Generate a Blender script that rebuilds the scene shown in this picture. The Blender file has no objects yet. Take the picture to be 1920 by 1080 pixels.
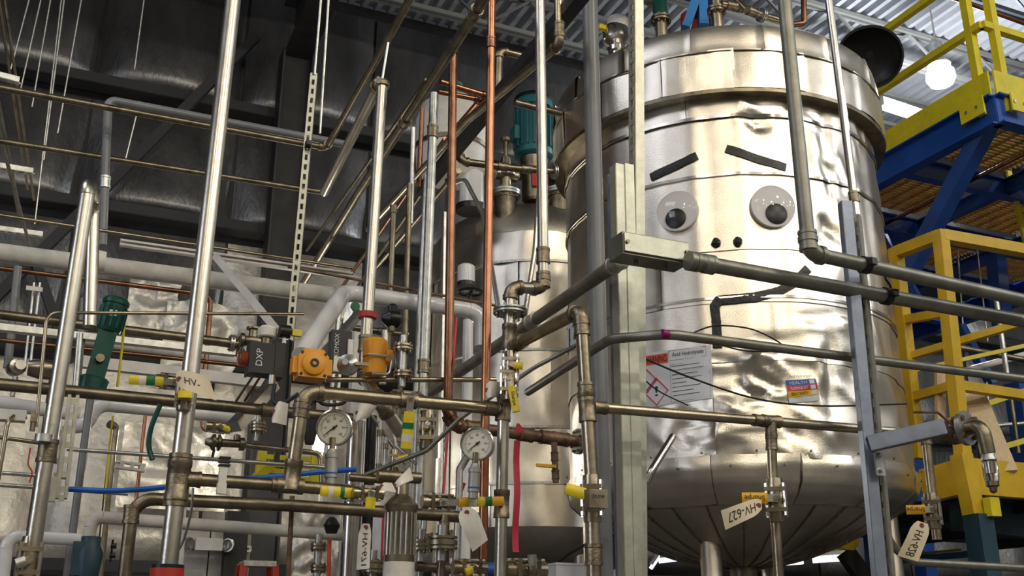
import bpy, math, random
from mathutils import Vector, Matrix, noise
random.seed(7)
R_ = math.radians
def V(*a): return Vector(a)

# ------------------------------------------------------------------ camera
F = 1922.0; T = R_(18.95); C0 = V(0, 0, 1.6)
CR = V(1, 0, 0); CU = V(0, -math.sin(T), math.cos(T)); CF = V(0, math.cos(T), math.sin(T))
YAW = R_(24)
A = V(math.cos(YAW), math.sin(YAW), 0)      # runs along the insulated back wall
B = V(-math.sin(YAW), math.cos(YAW), 0)     # runs from the viewer to the back wall
Z = V(0, 0, 1)
AX = {'a': A, 'b': B, 'z': Z}
scene = bpy.context.scene
col = scene.collection
cd = bpy.data.cameras.new('camera'); cam = bpy.data.objects.new('camera', cd); col.objects.link(cam)
cd.sensor_width = 36; cd.lens = F * 36 / 1920; cd.clip_start = .05
cam.location = C0; cam.rotation_euler = (math.pi / 2 + T, 0, 0)
scene.camera = cam
# ------------------------------------------------------------------ world, lights, exposure
scene.view_settings.view_transform = 'Standard'; scene.view_settings.look = 'None'
scene.view_settings.gamma = 1; scene.view_settings.use_curve_mapping = False
scene.view_settings.exposure = 0.0
w = bpy.data.worlds.new('world'); scene.world = w; w.use_nodes = True
w.node_tree.nodes['Background'].inputs[0].default_value = (.5, .55, .65, 1)
w.node_tree.nodes['Background'].inputs[1].default_value = .05
ROOF = 8.5
HALL_LAMPS = []            # high bay lamps of the hall, (a, b, power); the one in view has its own fitting
for a_, b_, p_ in ((-3.6, -8.5, 150), (1.2, -8.8, 230), (6.2, -8.6, 260), (11.0, -8.4, 180), (-3.4, -4.6, 130), (1.4, -4.6, 260), (6.4, -4.5, 300), (11.2, -4.4, 200), (4.0, -1.0, 190), (-.6, -1.2, 110), (9.0, -.8, 150), (13.8, 1.2, 130)):
    HALL_LAMPS.append((a_, b_, p_))
    ld = bpy.data.lights.new('high_bay_light', 'POINT'); ld.energy = p_; ld.shadow_soft_size = .22
    ld.color = (1, .91, .74) if a_ < 9 else (.92, .96, 1)
    lo = bpy.data.objects.new('high_bay_light', ld); col.objects.link(lo)
    lo.location = A * a_ + B * b_ + Z * 7.45
# added area lamp under the closed ceiling, brightening the tank's left side
ld = bpy.data.lights.new('ceiling_fill_light', 'AREA'); ld.shape = 'RECTANGLE'; ld.size = 2.6; ld.size_y = 4.2
ld.energy = 120; ld.color = (.84, .88, 1)
lo = bpy.data.objects.new('ceiling_fill_light', ld); col.objects.link(lo)
lo.location = A * -3.6 + B * 3.2 + Z * 8.42; lo.rotation_euler = (0, 0, YAW)
# daylight through the roller door opening in the left wall
ld = bpy.data.lights.new('door_daylight', 'AREA'); ld.shape = 'RECTANGLE'; ld.size = 3.4; ld.size_y = 3.6
ld.energy = 150; ld.color = (.80, .87, 1)
lo = bpy.data.objects.new('door_daylight', ld); col.objects.link(lo)
lo.location = A * -7.9 + B * 0.6 + Z * 4.4
lo.rotation_euler = (R_(90), 0, YAW - R_(90) )
# ------------------------------------------------------------------ pixel helpers
def ray(px, py): return CR * ((px - 960) / F) + CU * ((540 - py) / F) + CF
def P(px, py, d):                 # d = level distance from the viewer
    r = ray(px, py); return C0 + r * (d / r.y)
def depth(p): return (p - C0).dot(CF)
def along(p, px, py, ax):
    r = ray(px, py); q = p - C0
    a, b, c = r.dot(r), r.dot(ax), ax.dot(ax)
    d, e = r.dot(q), ax.dot(q)
    t = (c * d - b * e) / (a * c - b * b)
    return C0 + r * t
def plane_b(px, py, b):
    r = ray(px, py); return C0 + r * (b / r.dot(B))
def plane_z(px, py, z):
    r = ray(px, py); return C0 + r * ((z - C0.z) / r.z)
def pts(spec):
    o = []
    for s in spec:
        if isinstance(s, Vector): o.append(s)
        elif s == 'floor':
            d = o[-1] - o[-2]; o.append(o[-1] + d * (-(o[-1].z - .01) / d.z)); o.pop(-2)
        elif isinstance(s[2], str): o.append(along(o[-1], s[0], s[1], AX[s[2]]))
        else: o.append(P(*s))
    return o
# ------------------------------------------------------------------ mesh builder
class MB:
    def __init__(s): s.v = []; s.f = []; s.m = []; s.mi = 0
    def add(s, vs, fs):
        n = len(s.v); s.v += [Vector(x) for x in vs]; s.f += [tuple(i + n for i in f) for f in fs]; s.m += [s.mi] * len(fs)
        return s
    def box(s, c, size, ax=None):
        x, y, z = ax or (A, B, Z); h = [k / 2 for k in size]
        vs = [c + x * (i * h[0]) + y * (j * h[1]) + z * (k * h[2]) for i in (-1, 1) for j in (-1, 1) for k in (-1, 1)]
        return s.add(vs, [(0, 1, 3, 2), (4, 6, 7, 5), (0, 4, 5, 1), (2, 3, 7, 6), (0, 2, 6, 4), (1, 5, 7, 3)])
    def bar(s, p, q, w, h, up=Z):
        d = (q - p); L = d.length; d = d / L
        x = d.cross(up)
        if x.length < 1e-4: x = d.cross(V(1, 0.01, 0))
        x.normalize(); u = x.cross(d)
        return s.box((p + q) / 2, (L, w, h), (d, x, u))
    def tube(s, ps, r, n=12, cap=True):
        rs = r if isinstance(r, (list, tuple)) else [r] * len(ps)
        ds = [(ps[min(i + 1, len(ps) - 1)] - ps[max(i - 1, 0)]).normalized() for i in range(len(ps))]
        u = ds[0].cross(Z if abs(ds[0].z) < .9 else V(1, 0, 0)).normalized()
        vs = []
        for p, d, rr in zip(ps, ds, rs):
            u = (u - d * u.dot(d)).normalized(); w_ = d.cross(u)
            vs += [p + (u * math.cos(2 * math.pi * k / n) + w_ * math.sin(2 * math.pi * k / n)) * rr for k in range(n)]
        fs = []
        for i in range(len(ps) - 1):
            for k in range(n):
                a, b = i * n + k, i * n + (k + 1) % n
                fs.append((a, b, b + n, a + n))
        if cap: fs += [tuple(range(n - 1, -1, -1)), tuple(range((len(ps) - 1) * n, len(ps) * n))]
        return s.add(vs, fs)
    def lathe(s, o, ax, prof, n=24, cap=True):
        """prof: (height along ax, radius)"""
        ax = ax.normalized(); u = ax.cross(Z if abs(ax.z) < .9 else V(1, 0, 0)).normalized(); w_ = ax.cross(u)
        vs = []
        for h, r in prof:
            vs += [o + ax * h + (u * math.cos(2 * math.pi * k / n) + w_ * math.sin(2 * math.pi * k / n)) * max(r, 1e-4) for k in range(n)]
        fs = []
        for i in range(len(prof) - 1):
            for k in range(n):
                a, b = i * n + k, i * n + (k + 1) % n
                fs.append((a, b, b + n, a + n))
        if cap: fs += [tuple(range(n - 1, -1, -1)), tuple(range((len(prof) - 1) * n, len(prof) * n))]
        return s.add(vs, fs)
    def prism(s, poly, o, x, y, d):
        """poly in (x, y) at o, extruded by vector d"""
        n = len(poly)
        vs = [o + x * a + y * b for a, b in poly] + [o + x * a + y * b + d for a, b in poly]
        fs = [tuple(range(n)), tuple(range(2 * n - 1, n - 1, -1))] + [(i, i + n, (i + 1) % n + n, (i + 1) % n) for i in range(n)]
        return s.add(vs, fs)
    def build(s, name, mat, parent=None, label=None, cat=None, group=None, kind=None, smooth=True, ang=38):
        if not s.v: return None
        if parent is not None: base = parent.get('_o') and Vector(parent['_o']) or V(0, 0, 0)
        else:
            lo_ = V(*[min(v[i] for v in s.v) for i in range(3)]); hi = V(*[max(v[i] for v in s.v) for i in range(3)])
            base = V((lo_.x + hi.x) / 2, (lo_.y + hi.y) / 2, lo_.z)
        me = bpy.data.meshes.new(name)
        me.from_pydata([v - base for v in s.v], [], s.f); me.update()
        import bmesh
        bm = bmesh.new(); bm.from_mesh(me); bmesh.ops.recalc_face_normals(bm, faces=bm.faces); bm.to_mesh(me); bm.free()
        for mm in (mat if isinstance(mat, (list, tuple)) else [mat]): me.materials.append(MAT[mm])
        if isinstance(mat, (list, tuple)): me.polygons.foreach_set('material_index', s.m)
        if smooth:
            me.polygons.foreach_set('use_smooth', [True] * len(me.polygons)); me.set_sharp_from_angle(angle=R_(ang))
        o = bpy.data.objects.new(name, me); col.objects.link(o)
        if parent is not None: o.parent = parent; o['_o'] = list(base)
        else: o.location = base; o['_o'] = list(base)
        return tag(o, label, cat, group, kind)
def tag(o, label=None, cat=None, group=None, kind=None):
    if label: o['label'] = label
    if cat: o['category'] = cat
    if group: o['group'] = group
    if kind: o['kind'] = kind
    return o
def thing(name, label, cat, base, group=None, kind=None):
    o = bpy.data.objects.new(name, None); col.objects.link(o); o.location = base; o['_o'] = list(base); o.empty_display_size = .05
    return tag(o, label, cat, group, kind)
# ------------------------------------------------------------------ materials
MAT = {}
def mat(name, c, metal=0, rough=.5, var=.0, scale=8, bump=0, bscale=60, c2=None, spec=None, emit=None, estr=0, stretch=None, rvar=0, coat=0, mixc=None):
    m = bpy.data.materials.new(name); m.use_nodes = True; nt = m.node_tree; b = nt.nodes['Principled BSDF']
    b.inputs['Base Color'].default_value = (*c, 1); b.inputs['Metallic'].default_value = metal; b.inputs['Roughness'].default_value = rough
    if spec is not None: b.inputs['Specular IOR Level'].default_value = spec
    if coat: b.inputs['Coat Weight'].default_value = coat
    if emit: b.inputs['Emission Color'].default_value = (*emit, 1); b.inputs['Emission Strength'].default_value = estr
    geo = nt.nodes.new('ShaderNodeNewGeometry'); vec = geo.outputs['Position']
    if stretch:
        mp = nt.nodes.new('ShaderNodeMapping'); mp.inputs['Scale'].default_value = stretch; nt.links.new(vec, mp.inputs['Vector']); vec = mp.outputs[0]
    if var or c2:
        n = nt.nodes.new('ShaderNodeTexNoise'); n.inputs['Scale'].default_value = scale; n.inputs['Detail'].default_value = 5; n.inputs['Roughness'].default_value = .62
        nt.links.new(vec, n.inputs['Vector'])
        rp = nt.nodes.new('ShaderNodeValToRGB'); rp.color_ramp.elements[0].position = .34; rp.color_ramp.elements[1].position = .66
        d = c2 or tuple(max(0, k * (1 - var)) for k in c); e = c if c2 else tuple(min(1, k * (1 + var)) for k in c)
        rp.color_ramp.elements[0].color = (*d, 1); rp.color_ramp.elements[1].color = (*e, 1)
        nt.links.new(n.outputs['Fac'], rp.inputs[0]); nt.links.new(rp.outputs[0], b.inputs['Base Color'])
        if rvar:
            mr = nt.nodes.new('ShaderNodeMapRange'); mr.inputs['To Min'].default_value = max(.02, rough - rvar); mr.inputs['To Max'].default_value = rough + rvar
            nt.links.new(n.outputs['Fac'], mr.inputs['Value']); nt.links.new(mr.outputs[0], b.inputs['Roughness'])
    if bump:
        n2 = nt.nodes.new('ShaderNodeTexNoise'); n2.inputs['Scale'].default_value = bscale; n2.inputs['Detail'].default_value = 3
        nt.links.new(vec, n2.inputs['Vector'])
        bp = nt.nodes.new('ShaderNodeBump'); bp.inputs['Strength'].default_value = bump; bp.inputs['Distance'].default_value = .01
        nt.links.new(n2.outputs['Fac'], bp.inputs['Height']); nt.links.new(bp.outputs[0], b.inputs['Normal'])
    MAT[name] = m
    return m
mat('steel', (.43, .365, .26), 1, .30, .28, 9, rvar=.08, bump=.05, bscale=90)
mat('steelw', (.64, .60, .51), 1, .30, .1, 10, rvar=.06, bump=.05, bscale=90)
mat('bright', (.74, .70, .64), 1, .20, .12, 14)
mat('dull', (.26, .22, .155), 1, .38, .35, 12, rvar=.08, bump=.08, bscale=70)
mat('fit', (.30, .245, .17), 1, .42, .35, 25, bump=.15, bscale=120)
mat('rust', (.20, .12, .075), .6, .5, .45, 22, bump=.15, bscale=80)
mat('copper', (.38, .18, .105), 1, .33, c2=(.17, .085, .055), scale=7, rvar=.08)
mat('copperb', (.62, .27, .15), 1, .30, c2=(.40, .17, .09), scale=9)
mat('galv', (.60, .60, .56), 1, .40, .18, 30, bump=.05)
mat('strut', (.50, .50, .41), .8, .42, .12, 24)
mat('strutb', (.30, .34, .43), .8, .42, .12, 20)
mat('pvcgrey', (.20, .205, .21), 0, .33, .1, 6)
mat('conduit', (.27, .26, .215), .75, .42, .22, 10)
mat('white', (.78, .74, .67), 0, .5, .08, 10, bump=.05, bscale=40)
mat('pvc', (.84, .82, .80), 0, .18, .03, 4, coat=.3)
mat('insul', (.66, .62, .55), 0, .75, .12, 12, bump=.25, bscale=30)
mat('foil', (.20, .195, .195), .85, .38, .2, 3, bump=.5, bscale=34, stretch=(1, 1, .35), rvar=.1)  # dark copy of the foil, with the upper wall's shade in its colour
mat('foil_lit', (.70, .66, .58), .55, .42, .2, 4, bump=.8, bscale=14)  # pale copy of the foil, with the lit lower wall's brightness in its colour
mat('darksteel', (.035, .033, .034), .2, .55, .25, 5)
mat('girt', (.030, .030, .033), .1, .6)
mat('deck', (.40, .41, .44), .1, .5, .08, 3)
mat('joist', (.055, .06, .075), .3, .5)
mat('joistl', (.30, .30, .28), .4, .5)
mat('yellow', (.62, .40, .012), 0, .45, .14, 6, bump=.05)
mat('yellow2', (.74, .62, .02), 0, .4, .1, 8)
mat('blue', (.010, .075, .36), 0, .4, .15, 5)
mat('bluepale', (.02, .20, .55), 0, .4)
mat('tealpost', (.018, .055, .08), 0, .5, .2, 6)
mat('teal', (.035, .17, .20), .1, .35, .12, 8)
mat('green', (.008, .075, .055), .1, .35, .2, 9)
mat('grating', (.38, .22, .05), .1, .55, .25, 12)
mat('deckgreen', (.10, .15, .12), .1, .5, .1, 4)
mat('black', (.010, .010, .011), 0, .35)
mat('tape', (.012, .012, .012), 0, .38, .5, 40, bump=.3, bscale=50)
mat('rubber', (.02, .02, .022), 0, .6)
mat('red', (.45, .035, .02), 0, .45, .15, 12)
mat('ribbon', (.72, .06, .10), 0, .4)
mat('orange', (.85, .36, .02), 0, .4, .08, 10)
mat('handle', (.86, .66, .03), 0, .4, .12, 30)
mat('handleo', (.86, .45, .02), 0, .4, .1, 20)
mat('tapegreen', (.01, .17, .06), 0, .5)
mat('tapewhite', (.78, .74, .66), 0, .5, .1, 30)
mat('bluehose', (.01, .12, .50), 0, .35)
mat('paper', (.78, .66, .46), 0, .8, .08, 14)
mat('paperw', (.80, .75, .66), 0, .8, .14, 12)
mat('eyelet', (.20, .05, .03), 0, .6)
mat('ink', (.03, .02, .018), 0, .7)
mat('sheet', (.70, .71, .76), 0, .5)
mat('warnred', (.72, .10, .04), 0, .5)
mat('purple', (.26, .0, .13), 0, .4)
mat('dial', (.80, .77, .66), 0, .5)
mat('eyewhite', (.84, .80, .79), 0, .5)
mat('wood', (.62, .47, .29), 0, .6, .12, 9, stretch=(9, 9, 1))
mat('concrete', (.20, .19, .18), 0, .8, .15, 3)
mat('block', (.50, .47, .41), 0, .85, .2, 6, bump=.2, bscale=25)
mat('floor', (.13, .125, .12), 0, .5, .15, 2)
mat('bulb', (1, 1, 1), 0, .5, emit=(.93, .97, 1), estr=26)
mat('tube_glow', (1, 1, 1), 0, .5, emit=(.80, .88, 1), estr=1.6)
mat('seal', (.42, .41, .38), .5, .45, .15, 20)
mat('nfpa_blue', (.015, .10, .42), 0, .5); mat('nfpa_red', (.55, .03, .05), 0, .5); mat('nfpa_yellow', (.80, .50, .01), 0, .5)
mat('aqua', (.05, .30, .38), 0, .4)
def jacket(name, c, rough, bump):
    m = mat(name, c, 1, rough, .10, 5, rvar=.05, bump=bump, bscale=170)
    return m
jacket('jacket', (.86, .785, .665), .31, .10)
jacket('jacket2', (.66, .60, .51), .36, .12)
# acrylic dome of the googly eyes
m = bpy.data.materials.new('dome'); m.use_nodes = True; nt = m.node_tree; nt.nodes.remove(nt.nodes['Principled BSDF'])
tr = nt.nodes.new('ShaderNodeBsdfTransparent'); gl = nt.nodes.new('ShaderNodeBsdfGlossy'); gl.inputs['Roughness'].default_value = .04
lw = nt.nodes.new('ShaderNodeLayerWeight'); lw.inputs['Blend'].default_value = .5
pwn = nt.nodes.new('ShaderNodeMath'); pwn.operation = 'POWER'; pwn.inputs[1].default_value = 4.0; nt.links.new(lw.outputs['Facing'], pwn.inputs[0])
fr = nt.nodes.new('ShaderNodeMath'); fr.operation = 'MULTIPLY_ADD'; fr.inputs[1].default_value = .45; fr.inputs[2].default_value = .07; nt.links.new(pwn.outputs[0], fr.inputs[0]); mx = nt.nodes.new('ShaderNodeMixShader')
nt.links.new(fr.outputs[0], mx.inputs[0]); nt.links.new(tr.outputs[0], mx.inputs[1]); nt.links.new(gl.outputs[0], mx.inputs[2])
nt.links.new(mx.outputs[0], nt.nodes['Material Output'].inputs[0]); MAT['dome'] = m
m = bpy.data.materials.new('glass'); m.use_nodes = True; b = m.node_tree.nodes['Principled BSDF']
b.inputs['Transmission Weight'].default_value = 1; b.inputs['Roughness'].default_value = .03; b.inputs['IOR'].default_value = 1.45; MAT['glass'] = m
# ------------------------------------------------------------------ lettering (as flat mesh)
def text2d(s, size):
    cu = bpy.data.curves.new('t', 'FONT'); cu.body = s; cu.size = size; cu.align_x = 'CENTER'; cu.align_y = 'CENTER'; cu.resolution_u = 3
    o = bpy.data.objects.new('t', cu); col.objects.link(o)
    dg = bpy.context.evaluated_depsgraph_get(); me = bpy.data.meshes.new_from_object(o.evaluated_get(dg))
    vs = [(v.co.x, v.co.y) for v in me.vertices]; fs = [tuple(p.vertices) for p in me.polygons]
    bpy.data.objects.remove(o); bpy.data.curves.remove(cu); bpy.data.meshes.remove(me)
    return vs, fs
def lettering(s, size, o, x, y, matn, parent, name='lettering', lift=.0012):
    vs, fs = text2d(s, size); n = x.cross(y).normalized()
    mb = MB(); mb.add([o + x * a + y * b + n * lift for a, b in vs], fs)
    return mb.build(name, matn, parent, smooth=False)
# ------------------------------------------------------------------ the hall
WB = 9.8; A0, A1, B0 = -8.0, 17.0, -11.0
def ab(a, b, z): return A * a + B * b + Z * z
def slab(name, c, size, matn, **k): return MB().box(c, size).build(name, matn, kind='structure', smooth=False, **k)
ca, cb = (A0 + A1) / 2, (B0 + WB) / 2
slab('floor', ab(ca, cb, -.1), (A1 - A0, WB - B0, .2), 'floor')
wall_back = slab('wall_back', ab(ca, WB + .25, ROOF / 2), (A1 - A0, .2, ROOF), 'darksteel')
slab('wall_right', ab(A1 + .1, cb, ROOF / 2), (.2, WB - B0, ROOF), 'concrete')
slab('wall_front', ab(ca, B0 - .1, ROOF / 2), (A1 - A0, .2, ROOF), 'concrete')
m_ = MB()        # left wall with the roller door opening
for b0, b1, z0, z1 in ((B0, -1.2, 0, ROOF), (2.4, WB, 0, ROOF), (-1.2, 2.4, 6.3, ROOF), (-1.2, 2.4, 0, 2.5)):
    m_.box(ab(A0 - .1, (b0 + b1) / 2, (z0 + z1) / 2), (.2, b1 - b0, z1 - z0))
m_.build('wall_left', 'concrete', kind='structure', smooth=False)
ceiling = slab('ceiling', ab(ca, cb, ROOF + .22), (A1 - A0, WB - B0, .1), 'deck')
# corrugated deck sheets, ribs running away from the viewer
def deck_sheet(n_ribs=6, pitch=.155):
    prof = []
    for i in range(n_ribs):
        x = i * pitch
        prof += [(x, 0), (x + .055, 0), (x + .072, .075), (x + .135, .075), (x + .152, 0)]
    return prof
pr = deck_sheet(); sw = .155 * 6; me_sheet = None
na = int((A1 - A0) / sw)
for j, (b0, b1) in enumerate(((B0, -4.0), (-4.0, 3.0), (3.0, WB + .15))):
    for i in range(na):
        a0 = A0 + i * sw; mb = MB(); vs = []
        for x, h in pr: vs += [ab(a0 + x, b0, ROOF + .02 * (j % 2) + h), ab(a0 + x, b1 + .05, ROOF + .02 * (j % 2) + h)]
        mb.add(vs, [(2 * k, 2 * k + 1, 2 * k + 3, 2 * k + 2) for k in range(len(pr) - 1)])
        mb.build('deck_sheet', 'deck', ceiling, smooth=False)
# foil faced insulation between the girts
gz = [0, 2.15, 4.05, 5.42, 6.72, ROOF - .1]
pw = 1.42
for i in range(-2, 11):
    for j in range(len(gz) - 1):
        a0, a1 = i * pw - .12, (i + 1) * pw - .15
        if a0 > A1 - 1: continue
        z0, z1 = gz[j] + .05, gz[j + 1] - .05
        nu, nv = 10, 14; vs = []
        for v in range(nv + 1):
            for u in range(nu + 1):
                s_, t_ = u / nu, v / nv
                bul = .21 * (4 * s_ * (1 - s_)) ** .45 * (math.sin(math.pi * t_ ** .36)) ** .9
                bul += .035 * noise.noise(V(s_ * 3 + i * 7, t_ * 2 + j * 5, 0)) * (4 * s_ * (1 - s_))
                vs.append(ab(a0 + (a1 - a0) * s_, WB + .13 - bul, z0 + (z1 - z0) * t_))
        fs = [(v * (nu + 1) + u, v * (nu + 1) + u + 1, (v + 1) * (nu + 1) + u + 1, (v + 1) * (nu + 1) + u) for v in range(nv) for u in range(nu)]
        MB().add(vs, fs).build('insulation_panel', 'foil_lit' if (j < 2 or (j == 2 and i == 1)) and i < 3 else 'foil', wall_back, ang=80)  # lit foil colour on the lower left panels, shaded colour elsewhere
for k, z in enumerate(gz[1:-1]):
    m_ = MB(); m_.box(ab(ca, WB - .06, z), (A1 - A0 - .1, .2, .012)).box(ab(ca, WB - .16, z + .05), (A1 - A0 - .1, .012, .10))
    m_.build('wall_girt', 'girt', smooth=False, label=['dark wall girt nearest the floor behind the white pipes', 'dark steel wall girt behind the long steel pipe rack',
        'dark steel wall girt just above the white insulated pipe', 'uppermost dark wall girt crossing behind the hanging rods'][k], cat='girt')
def ibeam(mb, p, q, w, h, t=.014, up=Z):
    d = (q - p).normalized(); x = d.cross(up).normalized(); u = x.cross(d)
    mb.bar(p + u * (h / 2 - t / 2), q + u * (h / 2 - t / 2), w, t, u); mb.bar(p - u * (h / 2 - t / 2), q - u * (h / 2 - t / 2), w, t, u); mb.bar(p, q, t, h - 2 * t, u)
    return mb
cp = plane_b(512, 700, WB - .35); ca_ = cp.dot(A)
t_ = thing('steel_column', 'dark steel building column standing against the foil insulated wall', 'column', ab(ca_, WB - .3, 0))
m_ = MB(); ibeam(m_, ab(ca_, WB - .3, .02), ab(ca_, WB - .3, 7.4), .26, .32, .02, A); m_.build('shaft', 'darksteel', t_, smooth=False)
MB().box(ab(ca_, WB - .3, .01), (.4, .45, .02)).build('base_plate', 'darksteel', t_)
m_ = MB(); ibeam(m_, ab(ca_, WB - .1, 7.75), ab(ca_, B0 + .1, 7.75), .28, .75, .022)
m_.build('roof_rafter', 'darksteel', smooth=False, label='deep dark roof rafter running from the wall column over the hall', cat='beam')
a_, b_ = plane_b(480, 70, WB - .22), plane_b(-60, 610, WB - .22)
MB().bar(a_, b_, .09, .10, B).build('diagonal_brace', 'girt', label='long dark diagonal wall brace behind the hanging rods', cat='brace', smooth=False)
a_, b_ = plane_b(60, 470, WB - .3), plane_b(130, 680, WB - .3)
MB().bar(a_, b_, .08, .10, B).build('diagonal_brace', 'girt', label='short dark wall brace sloping down right behind the green pump', cat='brace', smooth=False)
# open web roof joists along A
def joist(b, z1, z0, label, matn, a0=A0 + .1, a1=A1 - .1, half=.035):
    t_ = thing('bar_joist', label, 'joist', ab(ca, b, z0), 'open web roof joists')
    for zz in (z1, z0):
        m_ = MB(); m_.box(ab((a0 + a1) / 2, b - .035, zz), (a1 - a0, .035, .05)).box(ab((a0 + a1) / 2, b + .035, zz), (a1 - a0, .035, .05)); m_.build('chord', matn, t_, smooth=False)
    m_ = MB(); n = int((a1 - a0) / .55); s_ = (a1 - a0) / n
    for i in range(n): m_.bar(ab(a0 + i * s_, b, z0 if i % 2 else z1), ab(a0 + (i + 1) * s_, b, z1 if i % 2 else z0), .026, .026)
    m_.build('web', matn, t_, smooth=False)
jl = ['light roof joist nearest the back wall above the dark insulation', 'second roof joist out from the back wall', 'third roof joist out from the back wall above the copper pipes',
      'roof joist behind the bright hanging lamp', 'roof joist crossing above the tank top', 'roof joist nearest the viewer above the tank']
for k, bb in enumerate((9.0, 7.75, 6.5, 5.25, 4.0, 2.75)):
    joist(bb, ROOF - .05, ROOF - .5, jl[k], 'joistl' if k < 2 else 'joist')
# ------------------------------------------------------------------ high bay lamps
def high_bay(p, label):
    t_ = thing('high_bay_lamp', label, 'lamp', p, 'high bay lamps')
    MB().lathe(p, Z, [(.10, .05), (.13, .075), (.34, .075), (.37, .04), (.40, .04)], 16).build('ballast_housing', 'galv', t_)
    MB().tube([p + Z * .38, p + Z * (ROOF - p.z)], .01, 6).build('hanger_rod', 'galv', t_)
    MB().lathe(p, Z, [(.12, .06), (.10, .10), (.06, .125), (.06, .118), (.10, .09)], 20, False).build('collar', 'galv', t_)
    MB().lathe(p, Z, [(.11, .06), (.05, .10), (-.02, .145), (-.10, .155), (-.17, .12), (-.20, .04)], 20).build('globe', 'bulb', t_)
LP = P(1762, 132, 9.9)
high_bay(LP, 'glowing white high bay lamp hanging beside the yellow railing')
ld = bpy.data.lights.new('high_bay_light', 'POINT'); ld.energy = 360; ld.shadow_soft_size = .2; ld.color = (.90, .95, 1)
lo = bpy.data.objects.new('high_bay_light', ld); col.objects.link(lo); lo.location = LP - Z * .45
# ------------------------------------------------------------------ the big jacketed tank with the face
TC = V(1.321, 6.058, 0); TR = .970
def hit(px, py, R=TR, c=TC):
    r = ray(px, py); ox, oy = C0.x - c.x, C0.y - c.y
    a = r.x * r.x + r.y * r.y; b = 2 * (ox * r.x + oy * r.y); cc = ox * ox + oy * oy - R * R
    D = b * b - 4 * a * cc
    t = (-b - math.sqrt(max(D, 0))) / (2 * a); p = C0 + r * t
    return math.atan2(p.y - c.y, p.x - c.x), p.z
def cylp(th, z, r, c=TC): return V(c.x + r * math.cos(th), c.y + r * math.sin(th), z)
FRONT = R_(-102.45)
DENTS = []          # (theta, z, amplitude, width along, width up)
for px, py, am, wa, wz in ((1432, 720, -.030, .07, .06), (1400, 672, .016, .10, .03), (1330, 690, .010, .12, .02), (1455, 690, .018, .05, .05), (1530, 700, .016, .05, .09),
        (1420, 745, -.020, .08, .035), (1370, 770, .018, .06, .05), (1300, 785, -.016, .07, .05), (1540, 770, .016, .05, .07), (1495, 760, -.012, .05, .06),
        (1560, 660, -.014, .04, .12), (1510, 615, .008, .12, .025), (1480, 815, -.016, .05, .045), (1560, 805, .016, .05, .06), (1350, 820, .012, .10, .03),
        (1270, 830, -.018, .07, .05), (1545, 430, -.024, .035, .06), (1570, 400, .018, .04, .08), (1555, 330, .014, .05, .14), (1545, 290, -.016, .03, .12),
        (1420, 222, -.016, .06, .03), (1400, 200, .015, .05, .04), (1480, 215, .010, .07, .03), (1530, 230, -.012, .05, .05), (1600, 250, .012, .05, .12),
        (1600, 700, -.014, .06, .10), (1640, 640, .010, .06, .12), (1585, 560, -.010, .05, .10), (1465, 870, -.012, .05, .05), (1520, 860, .014, .04, .06),
        (1440, 640, -.010, .10, .03), (1590, 610, .012, .08, .03), (1240, 700, .006, .08, .06)):
    th, z = hit(px, py); DENTS.append((th, z, am, wa, wz))
CREASE = []         # folds in the sheet: (theta0, z0, theta1, z1, height, half width)
for pp, am, wd in ((((1335, 672), (1392, 683)), -.010, .035), (((1392, 683), (1425, 664), (1440, 668)), .016, .045), (((1440, 668), (1540, 680)), .010, .04), (((1388, 686), (1390, 722), (1405, 737)), -.014, .05),
        (((1420, 672), (1442, 738)), .016, .05), (((1340, 737), (1440, 740)), -.010, .04), (((1405, 757), (1480, 736)), .012, .045), (((1340, 832), (1346, 806), (1440, 796)), .010, .035), (((1270, 806), (1330, 800)), -.010, .04),
        (((1550, 660), (1556, 800)), -.014, .06), (((1575, 722), (1605, 752)), .012, .05), (((1388, 190), (1396, 214)), .014, .05), (((1398, 216), (1420, 236), (1438, 238)), -.014, .05), (((1480, 190), (1488, 226)), -.010, .05),
        (((1545, 200), (1552, 300), (1562, 430)), -.014, .07), (((1572, 300), (1590, 362)), .012, .05), (((1545, 412), (1572, 452)), -.014, .04), (((1500, 770), (1530, 800)), .012, .05), (((1462, 800), (1470, 850)), .012, .05),
        (((1385, 900), (1400, 860)), -.006, .05), (((1500, 595), (1600, 590)), -.006, .05), (((1300, 772), (1350, 790)), .010, .05)):
    hh = [hit(*q) for q in pp]
    for a, b in zip(hh, hh[1:]): CREASE.append((*a, *b, am, wd))
def disp(th, z, s=0):
    x = th * TR
    d = .0105 * noise.noise(V(x * 6.5 + s, z * .5 + s, 1.3)) + .0015 * noise.noise(V(x * 13, z * 1.1, 4.2 + s))
    k = max(0, min(1, (3.02 - z) / .12)) * max(0, min(1, (z - 2.40) / .1)) + .55 * max(0, min(1, (th - R_(-84)) / .15))
    if k > 0:
        nz = noise.noise(V(x * 3.0, z * 3.6, 9.1 + s)); d += k * .020 * (.25 - abs(nz))
    for t0, z0, am, wa, wz in DENTS:
        u = (th - t0) * TR / wa; v = (z - z0) / wz; q = u * u + v * v
        if q < 7: d += am * .8 * math.exp(-q * .7) * (1.0 + .5 * math.sin(2.5 * u + 3 * v))
    for t0, z0, t1, z1, am, wd in CREASE:
        ux, uz = (t1 - t0) * TR, z1 - z0; px_, pz_ = (th - t0) * TR, z - z0
        f = max(0, min(1, (px_ * ux + pz_ * uz) / (ux * ux + uz * uz))); q = math.hypot(px_ - f * ux, pz_ - f * uz) / wd
        if q < 1: d += am * (1 - q) ** 1.5
    return d
def surf(th, z, lift=0): return cylp(th, z, TR + disp(th, z) + lift)
def sp(px, py, lift=.004):
    th, z = hit(px, py); return surf(th, z, lift)
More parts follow.
